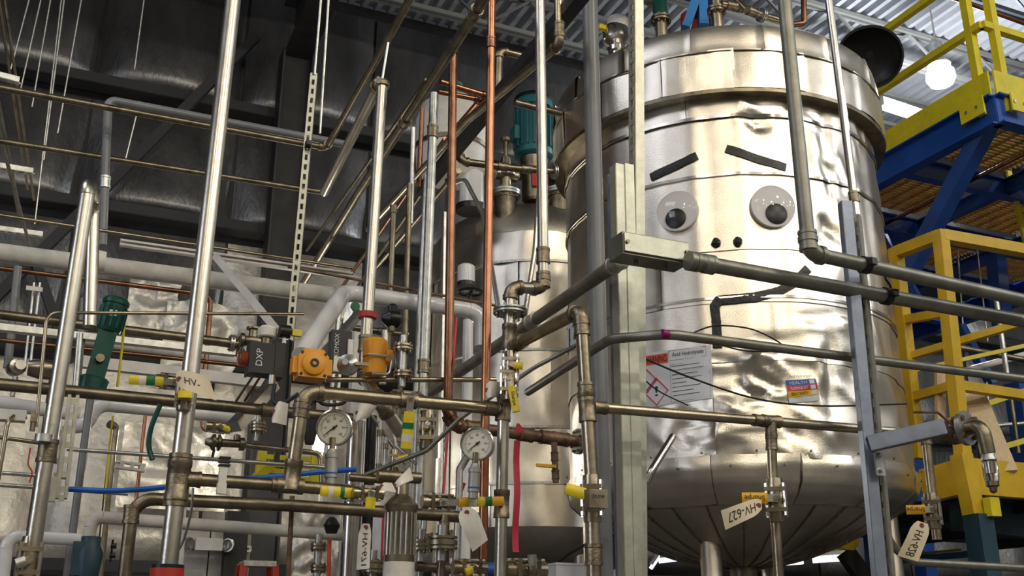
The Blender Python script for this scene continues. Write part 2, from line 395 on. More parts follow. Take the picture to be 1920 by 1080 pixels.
tank = thing('process_tank', 'large dented silver jacketed tank with a taped angry face and googly eyes', 'tank', V(TC.x, TC.y, 0))
def zf(py, R=TR): return hit(1370 + (py - 400) * .07, py, R)[1]
def panel(z0, z1, t0, t1, rfun, name='jacket_panel', matn='jacket', par=None, c=TC, st=.022, sz=.022):
    nu = max(2, int(abs(t1 - t0) * TR / st)); nv = max(1, int(abs(z1 - z0) / sz)); vs = []
    for v in range(nv + 1):
        z = z0 + (z1 - z0) * v / nv
        for u in range(nu + 1):
            th = t0 + (t1 - t0) * u / nu
            edge = .005 * (u == 0) - .005 * (u == nu)
            vs.append(cylp(th, z, rfun(th, z) - edge, c))
    fs = [(v * (nu + 1) + u, v * (nu + 1) + u + 1, (v + 1) * (nu + 1) + u + 1, (v + 1) * (nu + 1) + u) for v in range(nv) for u in range(nu)]
    return MB().add(vs, fs).build(name, matn, par or tank, ang=60)
zs = [4.60, 4.363, 4.008, 3.573, 3.281, 2.960, 2.4585]
for k in range(6):
    n = 5 if k < 5 else 7; off = [-1.95, -2.60, -2.35, -2.15, -1.55, -1.9][k]
    for i in range(n):
        t0 = off + i * 2 * math.pi / n; t1 = t0 + 2 * math.pi / n + .02
        pt = random.uniform(-.004, .004); ps = random.uniform(-.003, .003)
        def rf(th, z, t0=t0, t1=t1, pt=pt, k=k, ps=ps):
            thn = (th - FRONT + math.pi) % (2 * math.pi) - math.pi + FRONT
            g = (z - zs[k + 1]) / (zs[k] - zs[k + 1])
            return TR + disp(thn, z) + .006 * (1 - g) - .001 + pt * math.sin((th - t0) * n / 2) + ps
        near = abs((t0 + math.pi / n - FRONT + math.pi) % (2 * math.pi) - math.pi) < 2.2
        panel(zs[k + 1] - .008, zs[k], t0, t1, rf, st=.02 if near else .09, sz=.02 if near else .09)
# banding straps
for nm, z, hgt in (('banding_strap', 4.363, .018), ('banding_strap', 4.008, .016), ('banding_strap', 3.3, .014)):
    n = 200; vs = []
    for i in range(n):
        th = FRONT - math.pi + 2 * math.pi * i / n
        for dz, dl in ((-hgt / 2, .004), (-hgt / 2, .011), (hgt / 2, .011), (hgt / 2, .004)): vs.append(surf(th, z + dz, dl))
    fs = [(i * 4 + j, i * 4 + j + 1, ((i + 1) % n) * 4 + j + 1, ((i + 1) % n) * 4 + j) for i in range(n) for j in range(3)]
    MB().add(vs, fs).build(nm, 'bright', tank)
# rim: lower band, sloped upper band, lip
RR = 1.045; zl, zm = zf(166, RR), zf(96, RR); zt = zm + .175
for i in range(16):
    t0 = FRONT + .13 + i * math.pi / 8; t1 = t0 + math.pi / 8 + .012; j = random.uniform(-.006, .006)
    f1 = lambda th, z, j=j, i=i: RR + j * math.sin((th - t0) * 8) + .011 * noise.noise(V(th * 5.5, z * 3, i)) + .004 * noise.noise(V(th * 13, z * 3, i)) + .004
    panel(zl, zm + .01, t0, t1, f1, 'rim_panel')
    t0 += .17; t1 += .17
    f2 = lambda th, z, i=i: RR + .004 * max(0, 1 - (z - zm) / .03) - .016 * ((z - zm) / (zt - zm)) ** 4 + .006 * noise.noise(V(th * 6, z * 5, i + 40)) + .008 * max(0, 1 - abs(th - t1) / .02)
    panel(zm, zt, t0, t1, f2, 'rim_panel')
MB().tube([cylp(k * math.pi / 60, zm - .004, RR + .007) for k in range(121)], .0045, 5).build('rim_seam', 'dull', tank)
m_ = MB(); m_.lathe(V(TC.x, TC.y, 0), Z, [(zl, RR + .004), (zl - .022, RR + .002), (zl - .012, TR - .02)], 90, False); m_.build('rim_lip', 'dull', tank)
MB().lathe(V(TC.x, TC.y, 0), Z, [(zt, RR - .018), (zt + .02, .98), (zt + .05, .90), (zt + .11, .7), (zt + .16, .4), (zt + .175, .01)], 60, False).build('top_head', 'jacket2', tank)
# bottom: knuckle panels and gores
prof = [(2.475, .986), (2.42, .992), (2.345, .975), (2.29, .915), (2.245, .83)]
prof2 = [(2.25, .835), (2.19, .73), (2.12, .58), (2.055, .42), (2.01, .25), (1.99, .12)]
def interp(pf, f):
    x = f * (len(pf) - 1); i = min(int(x), len(pf) - 2); g = x - i
    return pf[i][0] + (pf[i + 1][0] - pf[i][0]) * g, pf[i][1] + (pf[i + 1][1] - pf[i][1]) * g
def revpanel(pf, t0, t1, name, nv, nu, bulge, seed, mt='jacket2', am=.006):
    vs = []
    for v in range(nv + 1):
        z, r = interp(pf, v / nv)
        for u in range(nu + 1):
            th = t0 + (t1 - t0) * u / nu; e = math.sin(math.pi * u / nu)
            vs.append(cylp(th, z, r + bulge * e + am * noise.noise(V(th * 5, z * 6, seed))))
    MB().add(vs, [(v * (nu + 1) + u, v * (nu + 1) + u + 1, (v + 1) * (nu + 1) + u + 1, (v + 1) * (nu + 1) + u) for v in range(nv) for u in range(nu)]).build(name, mt, tank, ang=60)
for i in range(14):
    t0 = FRONT - .12 + i * math.pi / 7; revpanel(prof, t0, t0 + math.pi / 7 + .006, 'knuckle_panel', 12, 18, .006, i, 'jacket', .018)
for i in range(28):
    t0 = FRONT + .03 + i * math.pi / 14; revpanel(prof2, t0, t0 + math.pi / 14 + .004, 'bottom_gore', 10, 5, .012, i + 20)
m_ = MB()
for i in range(56):
    th = FRONT - 1.5 + i * 3.0 / 56
    for z, r in ((2.485, 1.012), (2.415, 1.01)):
        p = cylp(th + (.03 if z < 2.45 else 0), z, r)
        if i % 5 == (0 if z > 2.45 else 2): m_.lathe(p, V(math.cos(th), math.sin(th), 0), [(-.004, .007), (.004, .006)], 6)
for i in range(28):
    th = FRONT + .03 + i * math.pi / 14
    for f in (.15, .4, .65):
        z, r = interp(prof2, f); m_.lathe(cylp(th, z, r), V(math.cos(th) * .6, math.sin(th) * .6, -.8), [(-.002, .007), (.008, .006)], 6)
m_.build('rivets', 'dull', tank, kind='stuff')
for i in range(28):
    th = FRONT + .03 + i * math.pi / 14; MB().tube([cylp(th, *(lambda q: (q[0] - .004, q[1] + .004))(interp(prof2, k / 8))) for k in range(9)], .0035, 5).build('gore_seam', 'fit', tank)
for i in range(14):
    th = FRONT - .12 + i * math.pi / 7; MB().tube([cylp(th, *(lambda q: (q[0], q[1] + .004))(interp(prof, k / 8))) for k in range(9)], .0035, 5).build('knuckle_seam', 'fit', tank)
vs = [cylp(k * math.pi / 60, 2.452, TR + .008) for k in range(121)]; MB().tube(vs, .005, 5).build('bottom_seam', 'dull', tank)
vs = [cylp(k * math.pi / 60, 2.247, .838) for k in range(121)]; MB().tube(vs, .004, 5).build('bottom_seam', 'fit', tank)
# legs and outlet nozzle under the tank
for q in (P(1330, 1000, 5.66), P(1668, 1010, 6.05), V(2 * TC.x, 2 * TC.y, 0) - P(1330, 1000, 5.66), V(2 * TC.x, 2 * TC.y, 0) - P(1668, 1010, 6.05)):
    b_ = V(q.x, q.y, 0); m_ = MB(); m_.lathe(b_, Z, [(0, .12), (.02, .12), (.02, .058), (2.28, .058), (2.32, .05)], 20); m_.build('leg', 'jacket2', tank)
b_ = V(TC.x, TC.y, 0)
MB().lathe(b_, Z, [(1.2, .06), (1.66, .06), (1.66, .15), (1.70, .15), (1.70, .155), (1.71, .06), (1.72, .15), (1.76, .15), (1.76, .08), (2.02, .08)], 24).build('outlet_nozzle', 'dull', tank)
# side nozzle where the brown pipe meets the tank
def flange(o, ax, r, th, par, matn='galv', n=8, gap=True, name='flange'):
    ax = ax.normalized()
    m_ = MB().lathe(o, ax, [(-th, r * .55), (-th, r), (-.003, r), (-.003, r * .8), (.003, r * .8), (.003, r), (th, r), (th, r * .55)], 24)
    f = m_.build(name, matn, par)
    u = ax.cross(Z if abs(ax.z) < .9 else V(1, 0, 0)).normalized(); w_ = ax.cross(u); m_ = MB()
    for k in range(n):
        a = 2 * math.pi * (k + .5) / n; p = o + (u * math.cos(a) + w_ * math.sin(a)) * r * .8
        m_ = MB(); m_.lathe(p, ax, [(-th * 1.8, r * .10), (th * 1.8, r * .10)], 6); m_.build('bolt', 'dull', f)
    return f
# ------------------------------------------------------------------ face and labels on the jacket
def eye(px, py, rad, pdx, pdy, label):
    th, z = hit(px, py); n = V(math.cos(th), math.sin(th), 0); o = surf(th, z, .02)
    x = V(-math.sin(th), math.cos(th), 0)
    t_ = thing('googly_eye', label, 'googly eye', o, 'googly eyes on the tank')
    MB().lathe(o, n, [(-.012, rad * .9), (-.012, rad), (.008, rad), (.008, rad * .97)], 40).build('backing', 'eyewhite', t_)
    pr_ = [(.010, rad * .985)] + [(.010 + .055 * math.sin(k * math.pi / 16), rad * .985 * math.cos(k * math.pi / 16)) for k in range(1, 8)] + [(.065, .0015)]
    m_ = MB().lathe(o, n, pr_, 40, False)
    m_.build('dome', 'dome', t_)
    q = o + x * pdx + Z * pdy
    MB().lathe(q, n, [(.008, rad * .49), (.014, rad * .49), (.016, rad * .46)], 32).build('pupil', 'black', t_)
eye(1272, 398, .1165, -.010, -.045, 'googly eye on the left of the taped face, under the lower brow')
eye(1447, 390, .121, .012, -.046, 'googly eye on the right of the taped face, beside the tall pipe')
def strip(pp, w_, name, par=None, lift=.007, n=14, **k):
    ps = []
    for i in range(len(pp) - 1):
        for j in range(n): ps.append(tuple(pp[i][c] + (pp[i + 1][c] - pp[i][c]) * j / n for c in (0, 1)))
    ps.append(pp[-1]); hs = [hit(*q) for q in ps]; vs = []
    for i, (th, z) in enumerate(hs):
        a, b = hs[max(i - 1, 0)], hs[min(i + 1, len(hs) - 1)]
        du, dv = (b[0] - a[0]) * TR, b[1] - a[1]; L = math.hypot(du, dv) or 1
        nx, nz = -dv / L, du / L; jit = 1 + .10 * noise.noise(V(i * .7, w_ * 9, len(pp)))
        for s_ in (-.5, 0, .5): vs.append(surf(th + nx * w_ * s_ * jit / TR, z + nz * w_ * s_ * jit, lift + .0015 * (s_ == 0)))
    n_ = len(vs)
    vs += [v + (V(TC.x, TC.y, v.z) - v).normalized() * .004 for v in vs]
    fs = []
    for i in range(len(hs) - 1):
        for j in (0, 1): q = (i * 3 + j, i * 3 + j + 1, i * 3 + j + 4, i * 3 + j + 3); fs += [q, tuple(n_ + x for x in q[::-1])]
        for j in (0, 2): fs.append((i * 3 + j, i * 3 + j + 3, n_ + i * 3 + j + 3, n_ + i * 3 + j))
    return MB().add(vs, fs).build(name, 'tape', par, **k)
strip([(1220, 333), (1307, 292)], .047, 'eyebrow_tape', label='black tape eyebrow on the left slanting up to the right', cat='tape', group='black tape face')
strip([(1361, 279), (1473, 315)], .047, 'eyebrow_tape', label='black tape eyebrow on the right slanting down to the right', cat='tape', group='black tape face')
t_ = thing('mouth_tape', 'black tape mouth curving down under the big conduit', 'tape', sp(1345, 650), 'black tape face')
strip([(1513, 505), (1490, 530), (1460, 547), (1415, 558), (1346, 563)], .050, 'upper_strip', t_, .010)
strip([(1350, 560), (1340, 575), (1343, 600), (1345, 640), (1346, 652)], .048, 'drooping_strip', t_, .016)
for k, (px, py) in enumerate(((1343, 456), (1383, 455))):
    th, z = hit(px, py); o = surf(th, z, .012); m_ = MB(); vs = []; 
    for i in range(6):
        for j in range(8):
            f = (i / 5 - .5) * math.pi; g = j * math.pi / 4
            rr = .027 * (1 + .3 * noise.noise(V(i * 1.3 + k * 5, j * 1.7, 2)))
            vs.append(o + V(math.cos(f) * math.cos(g), math.cos(f) * math.sin(g), math.sin(f)) * rr)
    m_.add(vs, [(i * 8 + j, i * 8 + (j + 1) % 8, (i + 1) * 8 + (j + 1) % 8, (i + 1) * 8 + j) for i in range(5) for j in range(8)])
    m_.build('nostril_tape', 'tape', smooth=False, label=['left crumpled black tape nostril of the face', 'right crumpled black tape nostril of the face'][k], cat='tape', group='black tape face')
def bil(q, u, v):
    a = [q[0][i] + (q[1][i] - q[0][i]) * u for i in (0, 1)]; b = [q[3][i] + (q[2][i] - q[3][i]) * u for i in (0, 1)]
    return a[0] + (b[0] - a[0]) * v, a[1] + (b[1] - a[1]) * v
def patch(q, name, matn, par=None, lift=.008, n=10, thick=.001, **k):
    vs = [sp(*bil(q, u / n, v / n), lift) for v in range(n + 1) for u in range(n + 1)]; N = len(vs)
    vs += [x + (V(TC.x, TC.y, x.z) - x).normalized() * thick for x in vs]
    fs = []
    for v in range(n):
        for u in range(n):
            f = (v * (n + 1) + u, v * (n + 1) + u + 1, (v + 1) * (n + 1) + u + 1, (v + 1) * (n + 1) + u); fs += [f, tuple(N + x for x in f[::-1])]
    rim = [u for u in range(n + 1)] + [v * (n + 1) + n for v in range(1, n + 1)] + [n * (n + 1) + u for u in range(n - 1, -1, -1)] + [v * (n + 1) for v in range(n - 1, 0, -1)]
    fs += [(rim[i], rim[(i + 1) % len(rim)], N + rim[(i + 1) % len(rim)], N + rim[i]) for i in range(len(rim))]
    return MB().add(vs, fs).build(name, matn, par, **k)
def ptext(s, q, par, matn='ink', fill=.9, name='lettering', lift=.0105, hfill=.75):
    vs, fs = text2d(s, 1.0); x0, x1 = min(v[0] for v in vs), max(v[0] for v in vs); y0, y1 = min(v[1] for v in vs), max(v[1] for v in vs)
    out = []
    for x, y in vs:
        u = .5 + ((x - (x0 + x1) / 2) / (x1 - x0)) * fill; v = .5 - ((y - (y0 + y1) / 2) / (y1 - y0)) * hfill
        out.append(sp(*bil(q, u, v), lift))
    return MB().add(out, fs).build(name, matn, par, smooth=False)
WQ = ((1203, 664), (1333, 647), (1338, 747), (1208, 766))
def sub(Q, u0, v0, u1, v1): return (bil(Q, u0, v0), bil(Q, u1, v0), bil(Q, u1, v1), bil(Q, u0, v1))
wl = patch(WQ, 'hazard_label', 'sheet', None, .009, 12, label='white hazard sheet headed WARNING and Acid Hydrolysate on the tank jacket', cat='label')
patch(sub(WQ, .02, .05, .385, .23), 'warning_banner', 'warnred', wl, .0105, 6)
ptext('WARNING', sub(WQ, .02, .05, .385, .23), wl, lift=.0125)
ptext('Acid Hydrolysate', sub(WQ, .42, .04, .92, .17), wl, lift=.011)
def pline(Q, pp, w_, par, matn='ink', name='printed_line', lift=.011):
    ps = [bil(Q, *p) for p in pp]
    m_ = MB(); m_.tube([sp(*p, lift) for p in ps], w_, 4); return m_.build(name, matn, par)
for cx, cy in ((.20, .73), (.0 + .045, .51)):
    h, wd = .25, .165
    pp = [(cx, cy - h), (cx + wd, cy), (cx, cy + h), (cx - wd, cy), (cx, cy - h)]
    if cx < .1: pp = [(cx - .03, cy - h * .82), (cx, cy - h), (cx + wd, cy), (cx, cy + h), (cx - .03, cy + h * .82)]
    pline(WQ, pp, .0035, wl, 'nfpa_red', 'hazard_diamond', .0115)
ptext('!', sub(WQ, .175, .60, .225, .84), wl, lift=.0115)
for a in ((.40, .02, .93, .20), (.41, .28, .97, .97)):
    pline(WQ, [(a[0], a[1]), (a[2], a[1]), (a[2], a[3]), (a[0], a[3]), (a[0], a[1])], .0007, wl)
for k in range(8):
    v = .31 + k * .078; pline(WQ, [(.43, v), (.43 + [.4, .46, .36, .42, .2, .4, .3, .38][k], v)], .0013, wl)
NQ = ((1472, 714), (1524, 713), (1530, 742), (1478, 746))
nl = patch(((1471, 713), (1525, 711), (1532, 753), (1479, 756)), 'rating_label', 'sheet', None, .010, 8, label='small blue red and yellow hazard rating label on the lower tank jacket', cat='label')
for k, (nm, mt) in enumerate((('HEALTH', 'nfpa_blue'), ('FLAMMABILITY', 'nfpa_red'), ('REACTIVITY', 'nfpa_yellow'))):
    q = sub(NQ, 0, k / 3, 1, (k + 1) / 3); patch(q, 'rating_bar', mt, nl, .012, 5)
    ptext(nm, sub(q, .08, .12, .72, .88), nl, 'sheet' if k < 2 else 'ink', lift=.0135)
    patch(sub(q, .77, .12, .93, .88), 'rating_box', 'sheet', nl, .0130, 3)
ptext('Acid Hydrolysate', ((1475, 703), (1519, 701), (1521, 711), (1477, 713)), nl, lift=.013)
TQ = ((1064, 607), (1097, 594), (1098, 648), (1064, 662))
tl = patch(TQ, 'tank_number_label', 'sheet', None, .012, 6, label='white tank number label reading T-5 half hidden by the grey pipe', cat='label')
ptext('T-5', TQ, tl, lift=.014, hfill=.7)
# ------------------------------------------------------------------ equipment on the tank top
def top_thing(name, label, cat, px, py, d): return thing(name, label, cat, P(px, py, d))
t_ = top_thing('agitator_support', 'bright blue agitator frame with red guard on the tank top', 'frame', 1308, 52, 5.55)
for a, b in (((1285, 55), (1312, -20)), ((1318, 50), (1316, -40)), ((1340, 50), (1336, -40))):
    MB().bar(P(*a, 5.55), P(*b, 5.55), .08, .055).build('frame_leg', 'bluepale', t_)
MB().box(P(1316, -20, 5.6), (.22, .15, .12)).build('gear_housing', 'bluepale', t_)
MB().lathe(P(1303, 50, 5.7), Z, [(0, .09), (.08, .09), (.12, .04)], 14).build('guard', 'red', t_)
def flange_stack(px, py, d, w_, label, name='flanged_nozzle', hgt=.14, mt='steel'):
    p = P(px, py, d); r = w_ / 2 * d / F; t_ = thing(name, label, 'nozzle', p)
    MB().lathe(p, Z, [(-.12, r * .6), (hgt, r * .6)], 18).build('neck', mt, t_)
    flange(p + Z * hgt * .45, Z, r, .016, t_, mt); return t_, p, r
flange_stack(1345, 38, 5.35, 42, 'brass coloured flanged nozzle beside the blue agitator frame')
t_, p, r = flange_stack(1240, 55, 5.3, 44, 'dark green lined nozzle under the grey elbow on the tank top', mt='dull')
MB().lathe(p, Z, [(.06, r * .75), (.20, r * .7), (.22, r * .5)], 16).build('reducer', 'green', t_)
t_ = top_thing('level_transmitter', 'white and chrome level transmitter head with yellow tag on the tank shoulder', 'transmitter', 1155, 95, 5.5)
p = P(1157, 98, 5.5)
MB().lathe(p, Z, [(-.06, .04), (.0, .04), (.0, .055), (.03, .055), (.05, .035)], 18).build('nozzle', 'bright', t_)
MB().lathe(p, Z, [(.045, .03), (.08, .085), (.15, .085), (.19, .06)], 20).build('chrome_body', 'bright', t_)
MB().lathe(p + Z * .13, V(.3, 0, 1), [(.02, .075), (.09, .08), (.11, .06)], 18).build('cap', 'white', t_)
MB().box(p + Z * .15 - A * .10, (.05, .03, .03)).build('tag', 'handle', t_)
t_ = top_thing('fan_shroud', 'dark round dish shaped cover behind the tank rim', 'cover', 1630, 110, 6.5)
o = P(1630, 108, 6.5); n = (V(-.25, -.55, -.62)).normalized()
MB().lathe(o, n, [(.0, .228), (-.02, .22), (-.06, .16), (-.09, .05), (-.09, .001)], 40, False).build('dish', 'black', t_)
MB().lathe(o, n, [(-.012, .222), (-.012, .236), (.014, .236), (.014, .222), (-.012, .222)], 40, False).build('rim', 'darksteel', t_)
MB().bar(o - n * .08, o - n * .34, .05, .05).build('bracket_arm', 'darksteel', t_)
# ------------------------------------------------------------------ the second tank behind
TC2 = V(.20, 9.0, 0); R2 = .97
tank2 = thing('process_tank', 'smaller looking silver jacketed tank standing behind the copper pipes', 'tank', V(TC2.x, TC2.y, 0))
z2 = [hit(1000, y, R2, TC2)[1] for y in (432, 488, 655, 800, 905, 985)]
F2 = R_(-92)
for k in range(5):
    n = 6
    for i in range(n):
        t0 = F2 - .4 + .27 * k + i * 2 * math.pi / n
        panel(z2[k + 1] - .006, z2[k], t0, t0 + 2 * math.pi / n + .01, lambda th, z, k=k: R2 + .016 * noise.noise(V(th * 6, z * 1.6, k)) + .010 * noise.noise(V(th * 11, z * 5, 3)) + .005 * (z2[k] - z) / (z2[k] - z2[k + 1]), matn='jacket', par=tank2, c=TC2, st=.05, sz=.06)
b_ = V(TC2.x, TC2.y, 0); zt2 = z2[0]
for i in range(12):
    t0 = F2 + i * math.pi / 6; vs = []; pf = [(zt2, R2), (zt2 + .12, R2 - .01), (zt2 + .24, R2 - .09), (zt2 + .36, R2 - .25), (zt2 + .44, .45), (zt2 + .46, .1)]
    for z, r in pf: vs += [cylp(t0 + u * math.pi / 24, z, r + .012 * noise.noise(V(t0 + u, z * 7, 3)), TC2) for u in range(5)]
    MB().add(vs, [(v * 5 + u, v * 5 + u + 1, v * 5 + u + 6, v * 5 + u + 5) for v in range(5) for u in range(4)]).build('shoulder_gore', 'jacket2', tank2, ang=60)
zb = z2[-1]
for i in range(12):
    t0 = F2 + i * math.pi / 6; vs = []
    for z, r in [(zb, R2), (zb - .12, R2 - .05), (zb - .25, R2 - .25), (zb - .36, R2 - .6), (zb - .4, .08)]: vs += [cylp(t0 + u * math.pi / 24, z, r, TC2) for u in range(5)]
    MB().add(vs, [(v * 5 + u, v * 5 + u + 1, v * 5 + u + 6, v * 5 + u + 5) for v in range(4) for u in range(4)]).build('bottom_gore', 'jacket2', tank2, ang=60)
for z in (z2[1], z2[2], z2[3], z2[4]):
    MB().lathe(b_, Z, [(z - .01, R2 + .006), (z - .01, R2 + .016), (z + .01, R2 + .016), (z + .01, R2 + .006)], 60, False).build('banding_strap', 'galv', tank2)
for k in range(4):
    th = F2 + .5 + k * math.pi / 2; q = cylp(th, 0, R2 - .22, TC2)
    MB().lathe(q, Z, [(0, .12), (.02, .12), (.02, .055), (zb - .1, .055)], 16).build('leg', 'jacket2', tank2)
# agitator motor and nozzles on the second tank
t_ = thing('agitator_motor', 'teal finned electric motor standing on the second tank', 'motor', P(1001, 300, 8.4)); o = P(1001, 300, 8.4)
MB().lathe(o, Z, [(0, .12), (.03, .175), (.08, .175), (.08, .158), (.50, .158), (.50, .18), (.57, .18), (.64, .15), (.655, .02)], 28).build('body', 'teal', t_)
m_ = None
for k in range(20):
    a = k * math.pi / 10; d = V(math.cos(a), math.sin(a), 0)
    MB().bar(o + d * .17 + Z * .09, o + d * .17 + Z * .49, .010, .035, d).build('cooling_fin', 'teal', t_, smooth=False)
MB().lathe(o, Z, [(.575, .183), (.60, .185), (.62, .172)], 28, False).build('fan_cowl_band', 'black', t_)
MB().box(o - A * .17 + Z * .22, (.09, .12, .13)).build('terminal_box', 'teal', t_)
MB().lathe(o, Z, [(-.42, .09), (-.4, .11), (-.1, .11), (0, .13)], 20).build('lantern', 'dull', t_)
MB().box(o - Z * .22 - B * .12, (.16, .02, .2)).build('guard', 'red', t_)
def nozz(px, py, d, w_, label):
    p = P(px, py, d); r = w_ / 2 * d / F; t_ = thing('tank_nozzle', label, 'nozzle', p)
    MB().lathe(p, Z, [(-.2, r * .75), (.02, r * .75), (.02, r * .82), (.05, r * .82)], 20).build('neck', 'dull', t_)
    flange(p + Z * .07, Z, r, .022, t_, 'galv'); return p, t_
p, t_ = nozz(948, 378, 8.2, 62, 'capped flanged nozzle on the shoulder of the second tank')
MB().lathe(p, Z, [(.09, .05), (.22, .05), (.24, .09), (.30, .09), (.32, .05), (.42, .045)], 14).build('valve_body', 'steel', t_)
MB().lathe(p + Z * .26, A, [(-.13, .03), (-.10, .06), (.10, .06), (.13, .03)], 12).build('valve_end', 'steel', t_)
MB().lathe(p + Z * .42, Z, [(0, .02), (.16, .02), (.16, .05), (.19, .05)], 10).build('stem', 'steel', t_)
p, t_ = nozz(1050, 375, 8.3, 60, 'dark flanged nozzle half hidden behind the big tank')
t_ = thing('white_vessel', 'white insulated vessel with rounded top behind the copper pipes', 'vessel', P(850, 400, 8.0)); o = P(845, 335, 7.9)
MB().lathe(o, Z, [(-.02, .2), (.06, .29), (.30, .31), (.52, .31), (.66, .27), (.74, .18), (.78, .05)], 28).build('body', 'white', t_)
MB().lathe(o, Z, [(.24, .318), (.28, .318), (.28, .308)], 28).build('base_ring', 'dull', t_)
MB().bar(o - Z * .0, V(o.x, o.y, .02), .09, .09).build('stand', 'darksteel', t_)
MB().lathe(o + Z * .78, Z, [(-.02, .05), (.08, .05), (.09, .09), (.12, .09)], 12).build('cap', 'teal', t_)
t_ = thing('white_pot', 'white plastic pot on the second tank shoulder behind the bright copper pipe', 'pot', P(882, 385, 8.0)); o = P(884, 385, 7.85)
MB().lathe(o, Z, [(0, .105), (.28, .10), (.30, .08)], 20).build('body', 'pvc', t_)
MB().lathe(o, Z, [(-.06, .13), (-.01, .135), (0, .11)], 20).build('base', 'black', t_)
# ------------------------------------------------------------------ pipework helpers
def arc(p0, c, p1, rb, n=7):
    d0 = (p0 - c).normalized(); d1 = (p1 - c).normalized(); ang = d0.angle(d1)
    t = rb / math.tan(ang / 2); s_ = c + d0 * t; e_ = c + d1 * t
    o = c + (d0 + d1).normalized() * (rb / math.sin(ang / 2)); u = s_ - o; v = e_ - o; th = u.angle(v)
    return [o + (u * math.sin((1 - k / n) * th) + v * math.sin(k / n * th)) / math.sin(th) for k in range(n + 1)], t
def bent_path(ps, rb):
    out = [ps[0]]
    for i in range(1, len(ps) - 1):
        a = (ps[i - 1] - ps[i]).angle(ps[i + 1] - ps[i])
        if a > R_(172): out.append(ps[i]); continue
        lim = min((ps[i - 1] - ps[i]).length, (ps[i + 1] - ps[i]).length) * .49
        r_ = min(rb, lim * math.tan(a / 2)); out += arc(ps[i - 1], ps[i], ps[i + 1], r_)[0]
    return out + [ps[-1]]
def rad(spec, w): 
    s = pts(spec[:1])[0]; return w / 2 * depth(s) / F
PIPES = []
def conduit(name, label, cat, spec, w, matn, bend=4, group=None, n=12, par=None):
    ps = pts(spec); r = w / 2 * depth(ps[0]) / F
    o = MB().tube(bent_path(ps, r * bend), r, n).build(name, matn, par, label=label, cat=cat, group=group)
    PIPES.append((label, ps, r)); return ps, r, o
def frac(ps, i, f):
    if f <= 2: return f
    sx = lambda p: (960 + F * (p - C0).dot(CR) / depth(p), 540 - F * (p - C0).dot(CU) / depth(p))
    a, b = sx(ps[i]), sx(ps[i + 1]); k = 0 if abs(a[0] - b[0]) > abs(a[1] - b[1]) else 1
    lo_, hi = 0., 1.
    for _ in range(30):
        m = (lo_ + hi) / 2; v = sx(ps[i].lerp(ps[i + 1], m))[k]
        if (v < f) == (a[k] < b[k]): lo_ = m
        else: hi = m
    return lo_
def collar(par, c, d, r, L=1.4, k=1.28, matn='fit', name='coupling'):
    d = d.normalized(); L *= r
    return MB().lathe(c - d * L, d, [(0, r * .98), (0, r * k), (L * .35, r * k), (L * .4, r * (k - .08)), (L * 1.6, r * (k - .08)), (L * 1.65, r * k), (2 * L, r * k), (2 * L, r * .98)], 14).build(name, matn, par)
def run(name, label, cat, spec, w, matn, bend=1.7, couplings=(), tees=(), flanges=(), group=None, fitm='fit', n=14, smooth_elbow=False):
    """a piece of pipework: straight pipes, elbows at the bends, couplings, tees and flanges"""
    ps = pts(spec); r = w / 2 * depth(ps[0]) / F
    zmin = min(ps, key=lambda p: p.z); t_ = thing(name, label, cat, zmin, group)
    cuts = [[0, 0] for _ in ps]
    for i in range(1, len(ps) - 1):
        a = (ps[i - 1] - ps[i]).angle(ps[i + 1] - ps[i])
        if a > R_(174): continue
        lim = min((ps[i - 1] - ps[i]).length, (ps[i + 1] - ps[i]).length) * .48
        rb = min(r * bend, lim * math.tan(a / 2)); arcp, tl_ = arc(ps[i - 1], ps[i], ps[i + 1], rb); cuts[i] = [tl_, tl_]
        d0 = (ps[i - 1] - ps[i]).normalized(); d1 = (ps[i + 1] - ps[i]).normalized()
        k = 1.03 if smooth_elbow else 1.16
        m_ = MB(); m_.tube(arcp, r * k, n)
        if not smooth_elbow:
            m_.lathe(arcp[0] - d0 * r * .1, d0, [(0, r), (0, r * 1.34), (r * .7, r * 1.34), (r * .7, r)], n); m_.lathe(arcp[-1] - d1 * r * .1, d1, [(0, r), (0, r * 1.34), (r * .7, r * 1.34), (r * .7, r)], n)
        m_.build('elbow', matn if smooth_elbow else fitm, t_)
    for i in range(len(ps) - 1):
        d = (ps[i + 1] - ps[i]).normalized()
        MB().tube([ps[i] + d * cuts[i][1], ps[i + 1] - d * cuts[i + 1][0]], r, n).build('pipe', matn, t_)
    for i, f in couplings:
        p = ps[i].lerp(ps[i + 1], frac(ps, i, f)); collar(t_, p, ps[i + 1] - ps[i], r, matn=fitm)
    for i, f in tees:
        p = ps[i].lerp(ps[i + 1], frac(ps, i, f)); collar(t_, p, ps[i + 1] - ps[i], r, 2.2, 1.34, fitm, 'tee')
    for i, f, k in flanges:
        p = ps[i].lerp(ps[i + 1], frac(ps, i, f)); flange(p, ps[i + 1] - ps[i], r * k, r * .45, t_, 'galv')
    PIPES.append((label, ps, r)); return ps, r, t_
